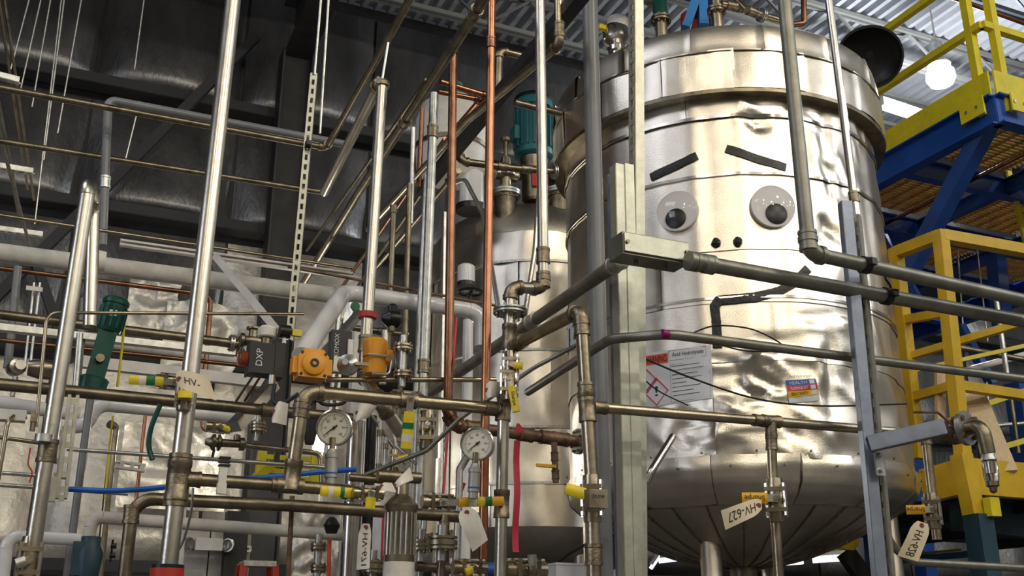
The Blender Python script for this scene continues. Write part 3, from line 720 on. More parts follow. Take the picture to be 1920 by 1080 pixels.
def strut(label, p, q, face, w=.041, h=.041, matn='strut', slots=True, name='strut_channel', par=None, k=1, group=None, t=.0035):
    """slotted C channel, open side towards face"""
    d = (q - p); L = d.length; d = d / L; f = (face - d * face.dot(d)).normalized(); x = d.cross(f)
    m_ = MB(); mid = (p + q) / 2
    m_.box(mid + x * (w / 2), (L, t, h), (d, x, f)).box(mid - x * (w / 2), (L, t, h), (d, x, f))
    for s_ in (-1, 1):
        m_.box(mid + x * s_ * (w / 2 - w * .13) + f * (h / 2), (L, w * .26, t), (d, x, f)).box(mid + x * s_ * (w * .24) + f * (h / 2 - h * .07), (L, t, h * .14), (d, x, f))
    if slots:
        pitch = .05 * k; n = int(L / pitch)
        for s_ in (-1, 1): m_.box(mid + x * s_ * w * .36 - f * (h / 2), (L, w * .28, t), (d, x, f))
        for i in range(n + 1): m_.box(p + d * min(L, (i + .5) * pitch) - f * (h / 2), (pitch * .42, w * .5, t), (d, x, f))
    else: m_.box(mid - f * (h / 2), (L, w, t), (d, x, f))
    return m_.build(name, matn, par, label=label, cat=None if par else 'strut', smooth=False, group=group)
def clamp(label, c, d, r, matn='galv', par=None, name='pipe_clamp', stub=None):
    d = d.normalized(); u = d.cross(Z if abs(d.z) < .8 else A).normalized()
    m_ = MB().lathe(c - d * .012, d, [(0, r), (0, r * 1.15 + .002), (.024, r * 1.15 + .002), (.024, r)], 14)
    m_.box(c + u * (r * 1.3 + .006), (.022, .02, .022), (d, u, d.cross(u)))
    return m_.build(name, matn, par, label=label, cat=None if par else 'clamp')

# ------------------------------------------------------------------ foreground uprights
run('steel_pipe', 'bright upright steel pipe at far left with a bent-over top', 'pipe', [(168, 612, 3.75), (176, 372, 'z'), (166, 348, 3.25), (88, 855, 'z'), 'floor'], 25, 'steelw', 2.0, couplings=((2, .30),), smooth_elbow=True)
psV2, rV2, tV2 = run('steel_pipe', 'tall bright upright steel pipe running the full height left of centre', 'pipe', [(452, -130, 3.0), (318, 1040, 'z'), 'floor'], 28, 'steelw', couplings=((0, 875), (0, 925)), tees=((0, 900),))
psV3, rV3, tV3 = run('steel_pipe', 'slim shiny upright steel pipe with rounded top and red clamp', 'pipe', [(608, 361, 5.3), (709, 160, 'b'), (717, 152, 'a'), (682, 706, 'z'), (712, 752, 3.75), (752, 812, 3.85)], 17, 'steelw', couplings=((2, .90),))
run('copper_pipe', 'dark copper upright pipe ending in an elbow above the second gauge', 'pipe', [(850, 86, 4.05), (840, 772, 'z'), (862, 800, 'z')], 16, 'copper', 2.2, fitm='copper', couplings=((0, .01),))
psC2, rC2, _ = run('copper_pipe', 'bright copper upright pipe running the full height at the centre', 'pipe', [(924, -120, 3.75), (905, 1080, 'z'), 'floor'], 15, 'copperb', fitm='copper', couplings=((0, .12),))
# long inclined pipes running back to the wall
run('steel_pipe', 'thick dark pipe slanting from the top centre down left to the wall', 'pipe', [(935, -45, 3.3), (850, 88, 'b'), (673, 360, 'b'), (560, 545, 'b')], 22, 'dull', couplings=((0, .5), (1, .45)))
run('steel_pipe', 'grey slanting pipe with a rod hanger at upper left of centre', 'pipe', [(0 - 200, 128, 4.4), (612, 277, 'a'), (728, 72, 'b'), (792, -45, 'b')], 14, 'dull')
run('steel_pipe', 'steel pipe along the left wall under the uppermost one', 'pipe', [(-200, 233, 4.6), (608, 361, 'a')], 12, 'dull')
run('steel_pipe', 'short capped steel pipe beside the wide dark channel at the top', 'pipe', [(1046, -60, 3.9), (1049, 84, 'z'), (880, 222, 'b'), (690, 430, 'b')], 17, 'steel', couplings=((0, .8),))
a_, b_ = P(1130, -60, 3.6), None; b_ = along(a_, 790, 360, B)
MB().bar(a_, b_, .062, .062).build('slanting_channel', 'darksteel', label='wide dark channel slanting from the top down behind the copper pipes', cat='channel', smooth=False)
for k, (x0, y0, x1, y1, w_, mt, lb) in enumerate(((835, 260, 640, 540, 9, 'copper', 'slim copper pipe slanting back beside the thick dark pipe'), (900, 205, 655, 560, 9, 'dull', 'slim steel pipe slanting back between two uprights'),
        (860, 320, 690, 520, 11, 'dull', 'steel pipe slanting back behind the second tank edge'), (800, 150, 575, 470, 8, 'dull', 'upper slim steel pipe slanting back to the wall'))):
    a_ = P(x0, y0, 5.2); conduit('slanting_pipe', lb, 'pipe', [a_, along(a_, x1, y1, B)], w_, mt)
run('steel_pipe', 'galvanised upright pipe just right of the slim shiny one', 'pipe', [(814, 176, 4.3), (786, 905, 'z'), 'floor'], 17, 'galv', couplings=((0, .05), (0, .33)))
run('steel_pipe', 'thin galvanised upright pipe close beside its wider neighbour', 'pipe', [(800, 330, 4.6), (780, 745, 'z'), 'floor'], 12, 'galv')
run('steel_pipe', 'short dull upright pipe with a capped top near the white elbow', 'pipe', [(738, 388, 4.9), (727, 660, 'z')], 11, 'dull', couplings=((0, .02),))
run('steel_pipe', 'short dull upright pipe right of the capped one', 'pipe', [(768, 345, 5.0), (757, 700, 'z')], 11, 'dull')
run('steel_pipe', 'grey upright pipe stub behind the thick slanting pipe', 'pipe', [(775, 240, 5.2), (770, 420, 'z')], 10, 'galv')
conduit('copper_pipe', 'thin copper upright behind the galvanised pipe', 'pipe', [(792, 205, 5.4), (785, 350, 'z')], 9, 'copper')
# copper loops around the white vessel
run('copper_pipe', 'copper pipe loop in front of the white vessel top', 'pipe', [(826, 153, 5.6), (915, 180, 'a'), (880, 225, 'b'), (870, 240, 'b')], 11, 'copperb', fitm='copper')
run('copper_pipe', 'second copper pipe loop just under the first one', 'pipe', [(822, 172, 5.7), (900, 187, 'a'), (848, 248, 'b'), (836, 265, 'b')], 10, 'copperb', fitm='copper')
run('steel_pipe', 'steel pipe with an elbow turning right high at the centre', 'pipe', [(934, 180, 5.0), (936, 95, 'z'), (1000, 110, 'a')], 14, 'dull', couplings=((0, .1),))
run('steel_pipe', 'dull steel pipe crossing behind the motor to the big tank', 'pipe', [(965, 192, 5.6), (1052, 213, 'a')], 14, 'dull')
run('bronze_pipe', 'bronze pipe running right to the upper side nozzle of the tank', 'pipe', [(858, 280, 5.4), (866, 303, 'z'), (960, 315, 'a'), (1045, 322, 'a')], 14, 'dull', couplings=((1, .8), (2, .3)), flanges=((2, .93, 2.1),))
# ------------------------------------------------------------------ centre stack
psV6, rV6, tV6 = run('steel_pipe', 'tall steel pipe ending in a double elbow above a bolted flange', 'pipe', [(1011, -90, 3.45), (1019, 541, 'z'), (957, 539, 'a'), (955, 640, 'z'), (944, 770, 'z'), (938, 1080, 'z'), 'floor'], 19, 'steelw',
    couplings=((0, 480), (0, 525)), tees=((2, 632), (3, 765), (4, 945)), flanges=((2, 584, 2.9),))
c_ = psV6[3]; tee = c_ + Z * -.02
psX, rX, tX = run('steel_pipe', 'steel pipe crossing in front of the grey riser with drop and branch', 'pipe', [along(psV6[2], 956, 652, Z), (1089, 583, 'b'), (1110, 905, 'z'), (1114, 1080, 'z'), 'floor'], 22, 'steel',
    couplings=((0, .15), (1, 612), (1, 735), (2, 1040)), tees=((1, 763),))
psH4, rH4, tH4 = run('steel_pipe', 'horizontal steel pipe low across the tank with two drops', 'pipe', [along(psX[1], 1106, 763, Z), (1445, 790, 'a'), (1735, 814, 'a'), (1757, 1012, 'z')], 20, 'steel', couplings=((0, .05), (0, .93)), tees=((0, .999),))
psD, rD, tD = run('steel_pipe', 'short steel drop pipe from the horizontal pipe to the outlet valve', 'pipe', [psH4[1], (1450, 920, 'z'), (1461, 1085, 'z'), 'floor'], 18, 'steel', couplings=((0, .12), (0, .32)))
run('steel_pipe', 'horizontal steel pipe joining the centre stack above the two gauges', 'pipe', [along(psV6[3], 944, 768, Z), (570, 733, 'a'), (546, 905, 'z')], 23, 'steel', 2.4, couplings=((0, .06), (0, .5), (1, .2)), tees=((1, .92),))
# grey pipes and conduits
run('grey_riser', 'wide dark grey plastic riser between the two tanks', 'pipe', [(1104, -80, 4.1), (1131, 1010, 'z'), 'floor'], 29, 'pvcgrey', couplings=())
psH1, rH1, _ = run('steel_conduit', 'thick steel conduit crossing the mouth of the face', 'conduit', [(1292, 489, 2.95), (1960, 609, 'a')], 30, 'conduit', couplings=((0, .02), (0, .035)), fitm='conduit')
run('steel_conduit', 'thick conduit slanting back from the pull box to the wall', 'conduit', [(1165, 488, 3.05), (985, 612, 'b'), (870, 692, 'b'), (760, 770, 'b')], 28, 'conduit', couplings=((0, .04), (0, .9), (1, .1)), fitm='galv')
psV8, rV8, _ = run('steel_pipe', 'steel pipe beside the right googly eye with an elbow to the right', 'pipe', [(1461, -100, 3.02), (1517, 474, 'z'), (1960, 572, 'a')], 25, 'conduit', couplings=((0, .965),), fitm='conduit')
psV9, rV9, _ = run('thin_conduit', 'slim shiny conduit along the right strut over the tank edge', 'conduit', [(1540, -110, 3.34), (1606, 410, 'z'), (1640, 800, 'z')], 14, 'bright', couplings=((0, .93),))
conduit('thin_conduit', 'slim conduit with purple band bending right below the mouth', 'conduit', [(990, 735, 4.0), (1143, 636, 3.1), (1250, 626, 3.0), (1960, 716, 'a')], 15, 'conduit', 6)
p_ = P(1247, 626, 3.0); MB().lathe(p_ - A * .011, A + Z * -.02, [(0, .0125), (0, .0137), (.022, .0137), (.022, .0125)], 14).build('colour_band', 'purple', label='purple tape band on the slim conduit above the hazard label', cat='tape')
conduit('thin_conduit', 'bent conduit rising from the bottom right and turning along the floor rack', 'conduit', [(1637, 860, 3.5), (1665, 1020, 'z'), (1712, 1054, 'a'), (1960, 1068, 'a')], 15, 'conduit', 7)
conduit('thin_conduit', 'grey curved conduit bending down beside the black handwheel', 'conduit', [(935, 580, 4.2), (905, 400, 4.6), (872, 336, 4.8), (850, 345, 4.9)], 10, 'galv', 8)
conduit('thin_conduit', 'bare aluminium conduit leaning behind the tall double elbow pipe', 'conduit', [(980, 620, 4.3), (1003, 470, 4.3), (1013, 330, 4.3)], 10, 'bright', 8)
conduit('thin_conduit', 'bare conduit slanting past the second gauge', 'conduit', [(660, 900, 3.9), (800, 845, 3.75), (862, 785, 3.7), (1000, 690, 3.7), (1095, 640, 3.6)], 8, 'conduit', 6)
conduit('flexible_conduit', 'ribbed metal flexible conduit poking out beside the strut under the tank', 'conduit', [(1262, 818, 4.7), (1222, 882, 4.6), (1212, 905, 4.6)], 14, 'bright', 4)
# cables
def cable(label, spec, w_, matn='rubber', name='cable', n=8): 
    ps = pts(spec); out = []
    for i in range(len(ps) - 1):
        p0, p1, p2, p3 = ps[max(i - 1, 0)], ps[i], ps[i + 1], ps[min(i + 2, len(ps) - 1)]
        for k in range(8):
            t = k / 8; out.append(.5 * ((2 * p1) + (p2 - p0) * t + (2 * p0 - 5 * p1 + 4 * p2 - p3) * t * t + (3 * p1 - p0 - 3 * p2 + p3) * t ** 3))
    out.append(ps[-1]); r = w_ / 2 * depth(ps[0]) / F
    return MB().tube(out, r, n).build(name, matn, label=label, cat='hose' if 'hose' in name else 'cable')
cable('thin black cable sagging across the hazard label and lower jacket', [(1150, 640, 3.3), (1200, 668, 3.4), (1300, 710, 3.5), (1420, 748, 3.6), (1540, 761, 3.7), (1700, 757, 3.9)], 4)
cable('thin black cable looping over the slim conduit at the mouth', [(1295, 626, 3.16), (1340, 611, 3.2), (1400, 615, 3.22), (1440, 630, 3.24), (1470, 648, 3.25)], 3.2)
cable('thin black cable loop hanging under the slim conduit', [(1355, 648, 3.2), (1400, 658, 3.22), (1450, 658, 3.25), (1490, 652, 3.25)], 3.2)
cable('black cable curling between the centre stack and the strut', [(1165, 650, 3.35), (1190, 690, 3.45), (1230, 730, 3.7), (1290, 760, 4.0)], 3)
cable('black cable sagging under the second tank', [(1160, 1000, 4.2), (1090, 1025, 4.3), (1040, 1060, 4.4), (1010, 1100, 4.5)], 6)
cable('grey cable running in front of the blue hose to the floor', [(362, 915, 3.1), (358, 960, 3.1), (345, 1010, 3.12), (330, 1040, 3.13)], 5, 'conduit')
cable('dark green hose hanging behind the tall upright pipe', [(301, 758, 3.6), (284, 800, 3.6), (279, 835, 3.6), (286, 862, 3.6)], 10, 'green', 'rubber_hose')
cable('blue hose crossing left behind the tall upright pipe', [(130, 917, 3.5), (200, 920, 3.5), (260, 918, 3.5), (320, 912, 3.5)], 10, 'bluehose', 'blue_hose')
cable('blue hose continuing right towards the gauge pipe', [(440, 899, 3.6), (520, 893, 3.65), (600, 885, 3.7), (668, 880, 3.7)], 10, 'bluehose', 'blue_hose')
cable('red string hanging beside the small valve at far left', [(57, 840, 3.2), (53, 870, 3.2), (60, 885, 3.2), (55, 905, 3.2)], 3, 'red')
cable('yellow strap hanging below the green pump', [(234, 600, 4.2), (228, 660, 4.2), (220, 725, 4.2)], 5, 'yellow2')
cable('yellow cord beside the bare pipe at lower left', [(212, 780, 4.5), (204, 850, 4.5), (197, 935, 4.5)], 4, 'yellow2')
cable('blue cable hanging at the bottom left', [(167, 790, 4.5), (160, 870, 4.5), (145, 935, 4.5), (140, 985, 4.5)], 4, 'bluehose')
cable('black cable looping under the grey actuator box', [(515, 720, 3.5), (512, 752, 3.5), (530, 757, 3.5), (560, 738, 3.5)], 8)
cable('black cable looping behind the pressure gauge stem', [(590, 735, 3.4), (605, 757, 3.45), (640, 757, 3.45), (655, 742, 3.45)], 7)
# ------------------------------------------------------------------ left side horizontals
run('grey_pipe', 'grey insulated pipe high on the left with a dropping end', 'pipe', [(192, 460, 5.0), (203, 187, 'z'), (660, 273, 'a')], 17, 'pvcgrey', couplings=((0, .42),), fitm='galv', smooth_elbow=True)
conduit('steel_tube', 'thin bright steel tube crossing above the white insulated pipe', 'tube', [(-150, 381, 4.3), (660, 503, 'a')], 7, 'steel')
conduit('steel_tube', 'thin bent tube forming an arch left of the tall pipe', 'tube', [(68, 800, 3.4), (88, 586, 'z'), (570, 589, 'a')], 7, 'steel', 7)
run('insulated_pipe', 'long white insulated pipe crossing the left side', 'pipe', [(-200, 448, 5.0), (622, 554, 'a')], 37, 'insul', n=20)
MB().lathe(P(186, 490, 4.98), -A, [(-.03, .054), (.0, .057), (.03, .058)], 20).build('insulation_patch', 'white', label='loose white wrap end on the long insulated pipe', cat='insulation')
conduit('copper_pipe', 'copper pipe below the white insulated pipe turning down at its end', 'pipe', [(-150, 484, 4.9), (360, 549, 'a'), (396, 556, 'a'), (384, 705, 'z')], 10, 'copper', 3)
conduit('copper_pipe', 'copper pipe running behind the white insulated pipe', 'pipe', [(330, 503, 5.6), (560, 535, 'a')], 8, 'copper', 3)
run('steel_pipe', 'heavy steel pipe along the left ending in a flange by the actuators', 'pipe', [(-180, 568, 4.0), (455, 646, 'a')], 19, 'dull', tees=((0, .55),), flanges=((0, .995, 1.9), (0, .965, 1.9)))
MB().bar(P(-180, 595, 4.3), along(P(-180, 595, 4.3), 440, 662, A), .05, .03).build('support_channel', 'galv', label='grey channel under the heavy steel pipe on the left', cat='channel', smooth=False)
conduit('copper_pipe', 'long thin copper pipe low behind the green pump', 'pipe', [(-150, 622, 4.7), (480, 688, 'a')], 9, 'copper')
m_ = MB().bar(P(150, 678, 5.2), along(P(150, 678, 5.2), 500, 718, A), .05, .06); m_.build('white_beam', 'white', label='white beam behind the dark green pump', cat='beam', smooth=False)
conduit('insulated_pipe', 'fuzzy white lagged pipe behind the green pump', 'pipe', [(160, 640, 5.4), (470, 680, 'a')], 17, 'insul')
m_ = strut('pale slotted strut hanging level above the white insulated pipe', P(225, 455, 5.6), along(P(225, 455, 5.6), 660, 517, A), -B, .036, .036, 'white', False)
MB().bar(P(404, 480, 5.5), P(520, 620, 5.3), .035, .035).build('white_brace', 'white', label='white diagonal brace dropping from the pale strut to the actuators', cat='brace', smooth=False)
run('steel_pipe', 'long steel pipe across the left at the height of the paper tag', 'pipe', [(-150, 706, 3.35), (517, 771, 'a'), (660, 785, 'a')], 24, 'dull', couplings=((0, .98),))
run('plastic_pipe', 'white plastic pipe with a stepped elbow below the long steel pipe', 'pipe', [(-150, 733, 4.4), (150, 778, 'a')], 27, 'pvc', smooth_elbow=True)
run('plastic_pipe', 'white plastic pipe with elbows behind the tall upright pipe', 'pipe', [(120, 797, 4.3), (160, 800, 'a'), (182, 757, 'z'), (480, 786, 'a')], 27, 'pvc', 2.2, smooth_elbow=True)
conduit('steel_tube', 'thin galvanised tube crossing the bright insulation at lower left', 'tube', [(125, 842, 3.9), (610, 876, 'a')], 8, 'galv')
conduit('steel_tube', 'short thin tube at the left edge above the blue hose', 'tube', [(-60, 812, 3.4), (95, 833, 'a')], 8, 'steel')
conduit('steel_tube', 'upper of two thin tubes at the left edge', 'tube', [(-60, 882, 3.6), (130, 896, 'a')], 8, 'galv')
conduit('steel_tube', 'lower of two thin tubes at the left edge', 'tube', [(-60, 905, 3.6), (240, 926, 'a')], 8, 'galv')
conduit('small_tube', 'small upright tube with a fitting at the far left', 'tube', [(-4, 900, 3.3), (15, 790, 'z'), (35, 772, 3.35)], 9, 'steel', 4)
run('steel_pipe', 'steel pipe bending over low left and running right under the manifold', 'pipe', [(232, 1090, 3.35), (250, 934, 'z'), (545, 948, 'a'), (905, 972, 'a')], 25, 'dull', 3.2, couplings=((0, .8),), smooth_elbow=True)
run('steel_pipe', 'heavy threaded manifold pipe from the tall upright to the first ball valve', 'pipe', [along(psV2[0], 333, 897, Z), (545, 911, 'a'), (660, 921, 'a')], 24, 'dull', couplings=((0, .12), (0, .9)), tees=((0, .99),))
run('plastic_pipe', 'long white pipe low across the left bottom', 'pipe', [(167, 1010, 4.1), (172, 969, 'z'), (655, 1004, 'a')], 24, 'insul', 1.8, smooth_elbow=True)
run('plastic_pipe', 'white plastic pipe with elbow in the bottom left corner', 'pipe', [(5, 1090, 3.9), (14, 1005, 'z'), (150, 1012, 'a')], 24, 'pvc', 1.8, smooth_elbow=True)
run('steel_pipe', 'bare bent pipe rising in front of the bright lower insulation', 'pipe', [(185, 1085, 5.2), (212, 830, 'z'), (216, 800, 'z'), (205, 795, 'b')], 16, 'steel', smooth_elbow=True)
conduit('copper_pipe', 'short copper upright before the bright lower insulation', 'pipe', [(273, 778, 5.5), (258, 915, 'z'), 'floor'], 7, 'copperb')
run('plastic_pipe', 'glossy white pipe with an elbow rising to the right at the centre', 'pipe', [(565, 668, 3.9), (645, 548, 4.55), (905, 585, 'a'), (905, 650, 'z')], 38, 'pvc', 2.0, smooth_elbow=True, n=20)
conduit('thin_pipe', 'thin rusty pipe running just above the glossy white pipe', 'pipe', [(540, 500, 4.4), (930, 573, 'a')], 6, 'rust')
run('steel_pipe', 'thin level steel pipe behind the filter between manifold and stack', 'pipe', [(610, 712, 3.9), (930, 712, 'a')], 10, 'steel')
run('rusty_pipe', 'dark rusty pipe joining the side flange of the big tank', 'pipe', [(838, 765, 4.2), (848, 797, 'z'), (1000, 817, 'a'), (1086, 828, 'a')], 22, 'rust', 1.6, couplings=((1, .25), (1, .9), (2, .3), (2, .6)), flanges=((2, .985, 2.3),), fitm='rust')
psO, rO, tO = run('rusty_pipe', 'small rusty drain drop with orange handle under the rusty pipe', 'pipe', [(1039, 830, 4.25), (1042, 905, 'z')], 12, 'rust', couplings=((0, .35), (0, .8)), fitm='rust')
MB().bar(P(1006, 872, 4.2), P(1042, 875, 4.23), .016, .012).build('valve_handle', 'handleo', tO)
run('steel_pipe', 'thin upright pipe dropping through the clutter left of the filter', 'pipe', [(548, 930, 3.6), (540, 1085, 'z'), 'floor'], 9, 'rust')
run('grey_hose_pipe', 'curved grey pipe behind the second gauge stem', 'pipe', [(880, 850, 4.3), (862, 880, 'z'), (858, 985, 'z'), 'floor'], 14, 'galv', smooth_elbow=True)
run('white_pipe', 'white upright pipe behind the second gauge', 'pipe', [(878, 600, 5.2), (872, 1000, 'z'), 'floor'], 20, 'pvc')
run('white_pipe', 'chrome smooth column between the two gauges', 'pipe', [(668, 790, 4.3), (660, 960, 'z'), 'floor'], 34, 'bright')
run('black_pipe', 'black upright pipe between the gauges', 'pipe', [(697, 780, 4.4), (692, 900, 'z'), 'floor'], 20, 'black')
for k, (x, y0, y1, w_) in enumerate(((713, 790, 905, 9), (724, 820, 905, 8), (742, 830, 905, 10))):
    run('small_riser', ['left of three small risers beside the first gauge', 'middle of three small risers beside the first gauge', 'right of three small risers beside the first gauge'][k], 'pipe', [(x, y0, 4.0), (x - 4, y1, 'z')], w_, 'galv', couplings=((0, .2), (0, .75)))
# hanging rods, wires and conduits upper left
rods = [((90, -60), (38, 170)), ((70, -60), (20, 130)), ((122, -60), (65, 420)), ((163, -60), (108, 250)), ((128, -60), (82, 300)), ((278, -60), (252, 130)), ((105, -60), (60, 200)), ((607, -60), (590, 140)), ((620, -60), (600, 250)), ((262, 190), (235, 300)), ((728, 80), (717, 148))]
rl = ['leftmost bright hanging rod', 'hanging rod at the far left edge', 'long hanging rod passing the left pipes', 'hanging rod with a coupling near the grey pipe end', 'thin hanging rod second from the grey pipe', 'lone hanging rod above the grey pipe',
      'hanging rod between the left rods', 'left rod holding the slotted hanging strut', 'right rod beside the slotted hanging strut', 'short rod under the grey pipe', 'short rod above the slim shiny upright pipe']
for (a, b), l in zip(rods, rl):
    d = 6.2 if a[0] < 600 else 4.0
    p = P(*a, d); q = along(p, *b, Z)
    if a[1] < 0: p = q + (p - q) * ((ROOF - .5 - q.z) / (p.z - q.z))
    MB().tube([p, q], .0055, 6).build('hanging_rod', 'galv', label=l, cat='rod', group='hanging rods')
for k, (a, b, w_) in enumerate((((-12, -60), (52, 355), 7), ((2, -40), (64, 375), 7), ((-30, 60), (40, 420), 12), ((-20, 180), (58, 470), 9))):
    p = P(*a, 4.6); q = P(*b, 6.6)
    MB().tube([p, q], w_ / 2 * 4.8 / F, 8).build('rack_conduit', 'steel' if k < 2 else 'conduit', label=['leftmost thin brass coloured conduit in the hanging rack', 'second thin brass coloured conduit in the hanging rack', 'thick grey conduit in the hanging rack at far left', 'grey conduit under the hanging rack at far left'][k], cat='conduit', group='hanging conduit rack')
for k, (a, b) in enumerate((((-10, 140), (36, 152)), ((-10, 310), (62, 322)), ((-10, 428), (80, 440)))):
    strut(['upper short strut hanger carrying the left conduits', 'middle short strut hanger carrying the left conduits', 'lower short strut hanger carrying the left conduits'][k], P(*a, 5.0 + .7 * k), along(P(*a, 5.0 + .7 * k), *b, A), Z, .041, .03, 'galv')
strut('slotted strut hanging upright through the level pipes', P(589, 140, 4.35), along(P(589, 140, 4.35), 543, 640, Z), B + A * .3, .030, .03, 'strut', True)
strut('slotted upright strut with round holes at lower left', P(138, 742, 3.5), along(P(138, 742, 3.5), 115, 935, Z), B, .034, .034, 'strut', True)
strut('second slotted upright strut close beside it at lower left', P(112, 800, 3.6), along(P(112, 800, 3.6), 97, 935, Z), B, .034, .034, 'galv', True)
strut('small level slotted strut before the bright lower insulation', P(200, 868, 5.3), along(P(200, 868, 5.3), 272, 878, A), B, .04, .03, 'white', True)
MB().box(P(97, 918, 3.45), (.03, .03, .08)).build('device_box', 'strut', label='small grey device box on the slotted struts', cat='box')
# ------------------------------------------------------------------ main strut post, pull box, right strut
t_ = thing('strut_post', 'tall pale strut post standing in front of the tank', 'strut', V(*P(1192, 1080, 3.26).xy, 0))
p, q = P(1192, -90, 3.26), None; q = along(p, 1197, 1080, Z); q = p + (q - p) * ((p.z - .01) / (p.z - q.z))
strut(None, p, q, A, .046, .034, 'strut', True, 'slotted_channel', t_)
for k, (x, d) in enumerate(((1163, 3.20), (1180, 3.21))):
    p = P(x - 6, 312, d); q = along(p, x + 12, 1080, Z); q = p + (q - p) * ((p.z - .01) / (p.z - q.z))
    strut(None, p, q, B, .034, .041, 'strut', False, 'back_to_back_channel', t_)
p = P(1150, 330, 3.24); q = along(p, 1168, 1080, Z); q = p + (q - p) * ((p.z - .01) / (p.z - q.z))
strut(None, p, q, -A, .012, .041, 'strutb', False, 'side_channel', t_)
t_ = thing('pull_box', 'long metal conduit pull box with screwed cover on the strut post', 'box', P(1230, 480, 3.15)); o = along(P(1166, 461, 3.10), 1230, 470, A)
o = P(1232, 463, 2.94); x_ = A; L = .235
MB().box(o + B * .05, (L, .085, .072)).build('body', 'conduit', t_, smooth=False)
MB().box(o + B * .003, (L * .97, .008, .058)).build('cover', 'strut', t_, smooth=False)
for s_ in (-1, 1): MB().lathe(o + A * s_ * L * .45 - B * .004, B, [(-.004, .006), (.002, .006)], 8).build('screw', 'dull', t_)
for s_ in (-.2, .25): MB().lathe(o + A * s_ * L + B * .05 - Z * .04, Z, [(-.008, .006), (.004, .007)], 8).build('screw', 'dull', t_)
t_ = thing('strut_post', 'blue grey strut post at the right edge of the tank', 'strut', V(*P(1645, 1080, 3.4).xy, 0))
p = P(1584, 380, 3.22); q = along(p, 1649, 1080, Z); q = p + (q - p) * ((p.z - .01) / (p.z - q.z))
strut(None, p, q, A - B * .35, .034, .034, 'strutb', False, 'channel', t_)
p = P(1605, 405, 3.25); q = along(p, 1668, 1080, Z); q = p + (q - p) * ((p.z - .01) / (p.z - q.z))
strut(None, p, q, -A - B * .6, .026, .03, 'strut', True, 'slotted_channel', t_)
p = along(P(1584, 380, 3.2), 1640, 868, Z)
MB().box(p - B * .02, (.035, .006, .085)).build('angle_bracket', 'galv', t_)
for dz in (-.025, .02): MB().lathe(p + Z * dz - B * .02, -B, [(0, .009), (.012, .008)], 6).build('bolt', 'galv', t_)
p = along(P(1584, 380, 3.15), 1628, 833, Z); q = along(p, 1770, 801, -B * .55 + A * .83)
d_ = (q - p).normalized(); m_ = MB(); up_ = Z; sd = d_.cross(up_).normalized(); up_ = sd.cross(d_)
for s_ in (-1, 1): m_.box((p + q) / 2 + sd * s_ * .022, ((q - p).length, .003, .047), (d_, sd, up_)); m_.box((p + q) / 2 + up_ * s_ * .022, ((q - p).length, .047, .003), (d_, sd, up_))
m_.build('square_tube_arm', 'strutb', label='blue grey square tube arm reaching right from the strut post', cat='tube', smooth=False)
for lb, c, d, r in (('black clamp holding the eye side pipe to the strut', psV8[1].lerp(psV8[2], .215), A, rV8), ('black clamp holding the thick conduit to the strut', psH1[0].lerp(psH1[1], .51), A, rH1)):
    clamp(lb, c, d, r, 'black')
clamp('red clamp around the slim shiny upright pipe', psV3[2].lerp(psV3[3], .81), Z, rV3 * 1.3, 'red')
clamp('blue grey clamp on the far left upright pipe', P(82, 822, 3.2), Z, .022, 'galv')
clamp('black clamp on the slotted hanging strut', P(577, 272, 4.32), A, .014, 'black')
# ------------------------------------------------------------------ valves
def ball_valve(label, c, ax, r, hdir, up, hlen, hmat='handle', tapes=(), text=None, hw=None, flip=1):
    """three piece ball valve: ax along the pipe, up = stem direction, hdir = handle direction"""
    ax = ax.normalized(); up = (up - ax * up.dot(ax)).normalized(); sd = ax.cross(up)
    t_ = thing('ball_valve', label, 'valve', c)
    MB().lathe(c, ax, [(-r * 1.5, r * 1.25), (-r * 1.5, r * 1.75), (r * 1.5, r * 1.75), (r * 1.5, r * 1.25)], 12).build('body', 'steel', t_)
    for s_ in (-1, 1):
        MB().box(c + ax * s_ * r * 1.7, (r * .7, r * 3.6, r * 3.6), (ax, up, sd)).build('end_plate', 'steel', t_, smooth=False)
        MB().lathe(c + ax * s_ * r * 2, ax * s_, [(0, r * 1.5), (r * 1.6, r * 1.35), (r * 1.6, r)], 12).build('end_cap', 'steel', t_)
    for i in (-1, 1):
        for j in (-1, 1): MB().lathe(c + up * i * r * 1.45 + sd * j * r * 1.45, ax, [(-r * 2.7, r * .36), (r * 2.7, r * .36)], 6).build('bolt', 'bright', t_)
    MB().lathe(c, up, [(r, r * .8), (r * 2.4, r * .7), (r * 2.4, r * .45), (r * 3.3, r * .45)], 10).build('stem', 'steel', t_)
    hw = hw or r * 1.3; h0 = c + up * r * 2.9; h = (hdir - up * hdir.dot(up)).normalized(); hs = h.cross(up).normalized()
    hd = MB().box(h0 + h * hlen * .12, (hlen * .36, hw * .8, r * .3), (h, hs, up)).build('handle', 'galv', t_, smooth=False)
    s0 = h0 + h * hlen * .25; m_ = MB()
    n = 8; prof_ = [(math.cos(k * math.pi / 8 * 2 + .39) * hw * .62, math.sin(k * math.pi / 8 * 2 + .39) * r * .55) for k in range(8)]
    m_.prism(prof_, s0, hs, up, h * hlen * .75); m_.build('sleeve', hmat, hd)
    for f, wd, mt in tapes:
        m_ = MB(); m_.prism([(a * 1.05, b * 1.08) for a, b in prof_], s0 + h * hlen * .75 * f, hs, up, h * hlen * .75 * wd); m_.build('tape_band', mt, hd)
    if text:
        to = s0 + h * hlen * .37 + up * r * .56; x = h * flip; y = up.cross(x)
        lettering(text, hw * .8, to, x, y, 'ink', hd, lift=.0008)
    return t_
cam_dir = lambda p: (C0 - p).normalized()
